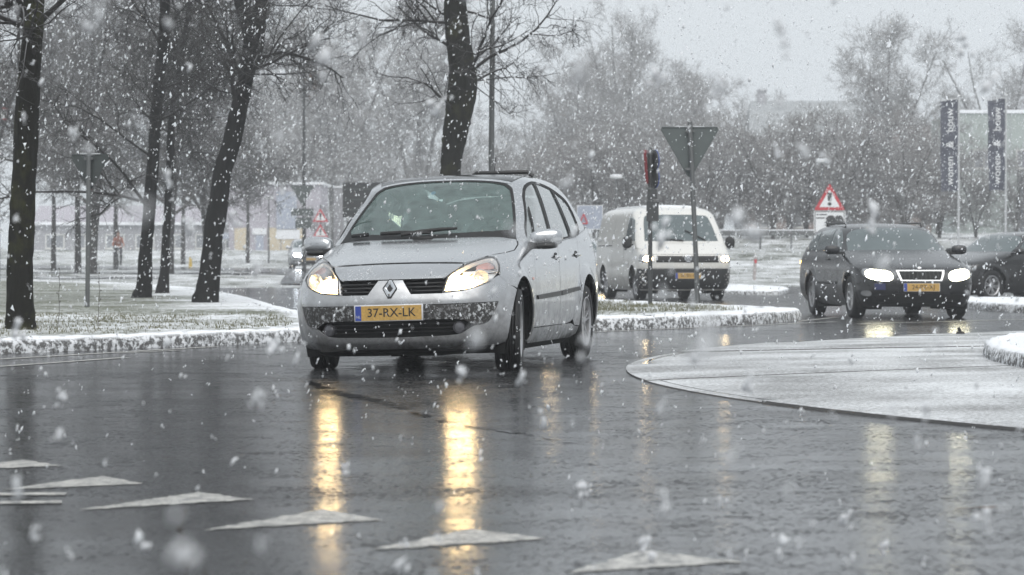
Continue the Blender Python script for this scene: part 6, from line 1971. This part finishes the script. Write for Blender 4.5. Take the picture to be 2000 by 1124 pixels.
    V, F = rounded_box((0, -.088, 1.635), (.026, .008, .007), 2, 8, 6); mk('mouth', V, F, M_red, b, True)
    tag(p, 'person in a rust coloured coat and dark trousers riding the distant bicycle', 'person')
build_cyclist()
# ------------------------------------------------------------------ grass, weeds, small litter
M_blade = None
def blade_mat():
    m, n, l, b = nt('grass_blades')
    v = coords(n)
    sp = n.new('ShaderNodeSeparateXYZ'); l.new(v, sp.inputs[0])
    c = mixc(n, l, noise(n, l, 5, 3, vec=v), (.07, .085, .04), (.20, .18, .11))
    l.new(c, b.inputs['Base Color']); b.inputs['Roughness'].default_value = .7
    return m
M_blade = blade_mat()
def scatter_blades(name, n, poly, zbase, hmin, hmax, mat, seed, dens=None):
    g = np.random.default_rng(seed)
    a = np.array(poly); out = []
    x0, y0 = a.min(0); x1, y1 = a.max(0)
    from mathutils import noise as N
    while len(out) < n:
        x, y = g.uniform(x0, x1), g.uniform(y0, y1)
        if dens is not None and g.uniform() > dens(x, y): continue
        if N.noise(Vector((x * 1.3, y * 1.3, 7))) + .35 * N.noise(Vector((x * 5, y * 5, 2))) + g.normal(0, .22) < .02: continue
        if pip(poly, (x, y)): out.append((x, y, hz(x, y)))
    P = np.array(out); P[:, 2] += zbase - .008
    an = g.uniform(0, 6.28, n); h = g.uniform(hmin, hmax, n); w = g.uniform(.003, .006, n)
    ln = g.normal(0, .5, (n, 2)) * h[:, None]
    d = np.stack([np.cos(an) * w, np.sin(an) * w, np.zeros(n)], 1)
    tip = P + np.stack([ln[:, 0], ln[:, 1], h], 1)
    mid = P + np.stack([ln[:, 0] * .35, ln[:, 1] * .35, h * .6], 1)
    V = np.stack([P - d, P + d, mid - d * .7, mid + d * .7, tip], 1).reshape(-1, 3)
    k = np.arange(n) * 5
    F = np.concatenate([np.stack([k, k + 1, k + 3], 1), np.stack([k, k + 3, k + 2], 1), np.stack([k + 2, k + 3, k + 4], 1)])
    o = mk(name, V, F, mat, None, False)
    return o
near = [p for p in inset_line(V1[:nk], .55) if -12 < p[0]]
gpoly = [p for p in near if p[1] < 37] + [(-9.5, 37), (-9.5, 22)]
o = scatter_blades('grass', 11000, gpoly, .135, .02, .055, M_blade, 5)
tag(o, 'snow dusted grass on the left verge', 'grass', kind='stuff')
o = scatter_blades('grass', 5000, inset_line(SI + [SI[0]], .7)[:-1], .150, .03, .08, M_blade, 6, lambda x, y: .15 + .85 * (37.5 < y < 45))
tag(o, 'sparse grass showing through snow on the island under the signs', 'grass', kind='stuff')
M_weed = simple('dry_weed', (.045, .036, .026), .8, var=.3)
def weed(loc, h, label, seed, lean=(0, 0), thick=.003, buds=7):
    g = np.random.default_rng(seed)
    r = empty('weed', loc)
    P = [(lean[0] * t + g.normal(0, .004), lean[1] * t, h * t) for t in np.linspace(0, 1, 8)]
    MB().tube(P, list(np.linspace(thick, thick * .5, 8)), 6).build('stem', M_weed, r, True)
    for k in range(buds):
        t = .45 + .55 * k / max(1, buds - 1); p = P[min(7, int(t * 7))]
        a = g.uniform(0, 6.28); d = .018 * (1.2 - t * .5)
        m = MB().tube([p, (p[0] + math.cos(a) * d, p[1] + math.sin(a) * d, p[2] + d * 1.1)], [thick * .6, thick * .4], 5)
        V, F = rounded_box((p[0] + math.cos(a) * d, p[1] + math.sin(a) * d, p[2] + d * 1.2), (thick * 1.5, thick * 1.5, thick * 2.2), 2, 8, 6)
        m.add(V, F); m.build('seed_head', M_weed, r, True)
    tag(r, label, 'weed')
weed((-.765, 6.62, -.01), .292, 'thin dry weed stalk poking up at the bottom edge', 2, (-.012, 0), .0026, 12)
weed((-.735, 6.55, -.01), .16, 'short weed twig at the foot of the bottom edge stalk', 3, (.03, 0), .002, 5)
weed((-4.82, 29.9, .13), .62, 'tall dry weed right beside the mossy trunk on the verge', 4, (.02, 0), .004, 5)
weed((-4.45, 30.3, .13), .66, 'tall dry weed standing farther from the mossy trunk on the verge', 5, (.01, 0), .004, 5)
r = empty('dead_leaf', (1.66, 9.95, .004))
V = [(-.055, -.012, 0), (-.02, -.02, .006), (.03, -.014, .004), (.06, 0, .009), (.02, .016, .008), (-.03, .012, .003)]
MB().add(V, [(0, 1, 2, 3, 4, 5)]).add([(x, y, z + .002) for x, y, z in V], [(0, 1, 2, 3, 4, 5)]).build('blade', M_leaf_dead, r)
MB().tube([(-.09, -.01, .003), (-.05, -.006, .003)], .002, 5).build('stalk', M_leaf_dead, r)
tag(r, 'brown dead leaf lying on the wet road at the lower right', 'leaf')
r = empty('road_stud', (5.0, 31.4, .0))
MB().box((0, 0, .03), (.11, .09, .05), taper=.7).build('body', M_black, r)
MB().tube([(0, 0, .05), (-.02, 0, .10)], .02, 8).build('knob', M_black, r)
tag(r, 'small black stub on the road in front of the roundabout apron', 'road stud')
# withered leaves hanging in the fork tree behind the lamp post
g = np.random.default_rng(3)
x0 = (608 - 1000) / 5500 * 107.6
r = empty('leaf_cluster', (x0 - .28, 107.8, 0))
for k in range(46):
    c = Vector((.32 + g.normal(0, .13), g.normal(0, .12), 7.55 + g.normal(0, .26)))
    a = g.uniform(0, 6.28); b_ = g.uniform(-1, 1)
    u = Vector((math.cos(a), math.sin(a), b_ * .6)).normalized() * .06; w_ = u.orthogonal().normalized() * .035
    MB().add([c - u, c - w_ + Vector((0, 0, .008)), c + u, c + w_], [(0, 1, 2, 3)]).add([c - u, c - w_ - Vector((0, 0, .006)), c + u, c + w_], [(3, 2, 1, 0)]).build('leaf', M_leaf_dead, r)
st = MB()
for k in range(5): st.tube([(.0, .2, 6.9 + .1 * k), (.2 + .03 * k, 0.05, 7.2 + .15 * k), (.36, g.normal(0, .1), 7.4 + .2 * k)], [.02, .012, .006], 5)
st.build('twig', M_twig, r)
tag(r, 'clump of withered brown leaves high on the thin lamp post', 'leaf clump')
# ------------------------------------------------------------------ falling snow
def flake_mat():
    m, n, l, b = nt('snowflake'); n.remove(b)
    v = coords(n); f = noise(n, l, 3.0, 2, vec=v)
    c = mixc(n, l, f, (.88, .90, .92), (.97, .98, 1.0))
    d = n.new('ShaderNodeBsdfDiffuse'); t = n.new('ShaderNodeBsdfTranslucent'); mx_ = n.new('ShaderNodeMixShader')
    mx_.inputs[0].default_value = .5
    l.new(c, d.inputs[0]); l.new(c, t.inputs[0]); l.new(d.outputs[0], mx_.inputs[1]); l.new(t.outputs[0], mx_.inputs[2])
    l.new(mx_.outputs[0], n['Material Output'].inputs[0])
    return m
M_flake = flake_mat()
def flakes(name, n, y0, y1, smin, smax, seed, octa=True, clump=1, stretch=1.5):
    g = np.random.default_rng(seed)
    # positions uniform in a wedge wider than the view
    Y = np.empty(0)
    X = np.empty(0); Z = np.empty(0)
    while len(Y) < n:
        y = g.uniform(y0, y1, n * 2); hw = .235 * y + .8; ht = 1.4 + .135 * y
        keep = g.uniform(0, 1, n * 2) < (hw * ht) / ((.235 * y1 + .8) * (1.4 + .135 * y1))
        y = y[keep]; Y = np.r_[Y, y]; X = np.r_[X, g.uniform(-1, 1, len(y)) * (.235 * y + .8)]; Z = np.r_[Z, g.uniform(.02, 1, len(y)) * (1.4 + .135 * y)]
    Y, X, Z = Y[:n], X[:n], Z[:n]
    C = np.stack([X, Y, Z], 1)
    # keep flakes out of the cars' cabins
    cab = (np.abs(X + .5) < 1.1) & (Y > 22.2) & (Y < 25.8) & (Z < 1.7)
    C = C[~cab]; n = len(C)
    s = smin + (smax - smin) * g.uniform(0, 1, n) ** 2
    if clump > 1:      # wet flakes are several crystals stuck together
        C = (C[:, None] + g.normal(0, .75, (n, clump, 3)) * s[:, None, None] * np.array([.8, .8, 1.3])).reshape(-1, 3)
        s = np.repeat(s, clump) * g.uniform(.35, .9, n * clump); n = len(C)
    base = np.array([(1, 0, 0), (-1, 0, 0), (0, 1, 0), (0, -1, 0), (0, 0, 1), (0, 0, -1)], float) if octa else np.array([(1, 1, 1), (-1, -1, 1), (-1, 1, -1), (1, -1, -1)], float) / 1.3
    F0 = np.array([(0, 2, 4), (2, 1, 4), (1, 3, 4), (3, 0, 4), (2, 0, 5), (1, 2, 5), (3, 1, 5), (0, 3, 5)]) if octa else np.array([(0, 1, 2), (0, 3, 1), (0, 2, 3), (1, 3, 2)])
    k = len(base)
    # tumbling clumps, longer along the slanting fall
    q = g.normal(size=(n, 3, 3)); q, _ = np.linalg.qr(q)
    V = np.einsum('kj,nij->nki', base, q) * g.uniform(.55, 1.25, (n, k, 1))
    V[..., 2] *= stretch * g.uniform(.6, 1.5, (n, 1)); V[..., 0] += V[..., 2] * g.normal(.18, .25, (n, 1))
    V = C[:, None] + V * s[:, None, None]
    F = (F0[None] + (np.arange(n) * k)[:, None, None]).reshape(-1, 3)
    o = mk(name, V.reshape(-1, 3), F, M_flake, None, octa)
    return o
o = flakes('falling_snow', 640, 1.7, 7.0, .0042, .0150, 41, True, clump=6, stretch=1.5); tag(o, 'falling snowflakes drifting close by', 'snow', kind='stuff')
o = flakes('falling_snow', 8000, 7.0, 24.0, .0030, .0105, 42, True, clump=2, stretch=1.6); tag(o, 'falling snowflakes in front of the cars', 'snow', kind='stuff')
o = flakes('falling_snow', 80000, 24.0, 95.0, .005, .017, 43, False, stretch=1.6); tag(o, 'dense falling snow farther off', 'snow', kind='stuff')

o = flakes('falling_snow', 100000, 95.0, 215.0, .010, .028, 44, False, stretch=1.4); tag(o, 'oversized falling flakes added as a white veil over the far trees', 'snow', kind='stuff')  # oversized flakes added to whiten the distance, standing in for haze

# ------------------------------------------------------------------ hazy air
hz_ = MB().box((0, 110, 12.0), (484, 324, 27)).build('haze', None)
tag(hz_, 'pale snowy haze filling the air', 'haze', kind='stuff')
m = bpy.data.materials.new('haze_air'); m.use_nodes = True
n = m.node_tree.nodes; n.remove(n['Principled BSDF'])
pv = n.new('ShaderNodeVolumePrincipled')
pv.inputs['Color'].default_value = (.94, .965, 1.0, 1)
pv.inputs['Density'].default_value = .0013
pv.inputs['Anisotropy'].default_value = .0
m.node_tree.links.new(pv.outputs[0], n['Material Output'].inputs['Volume'])
hz_.data.materials.append(m)
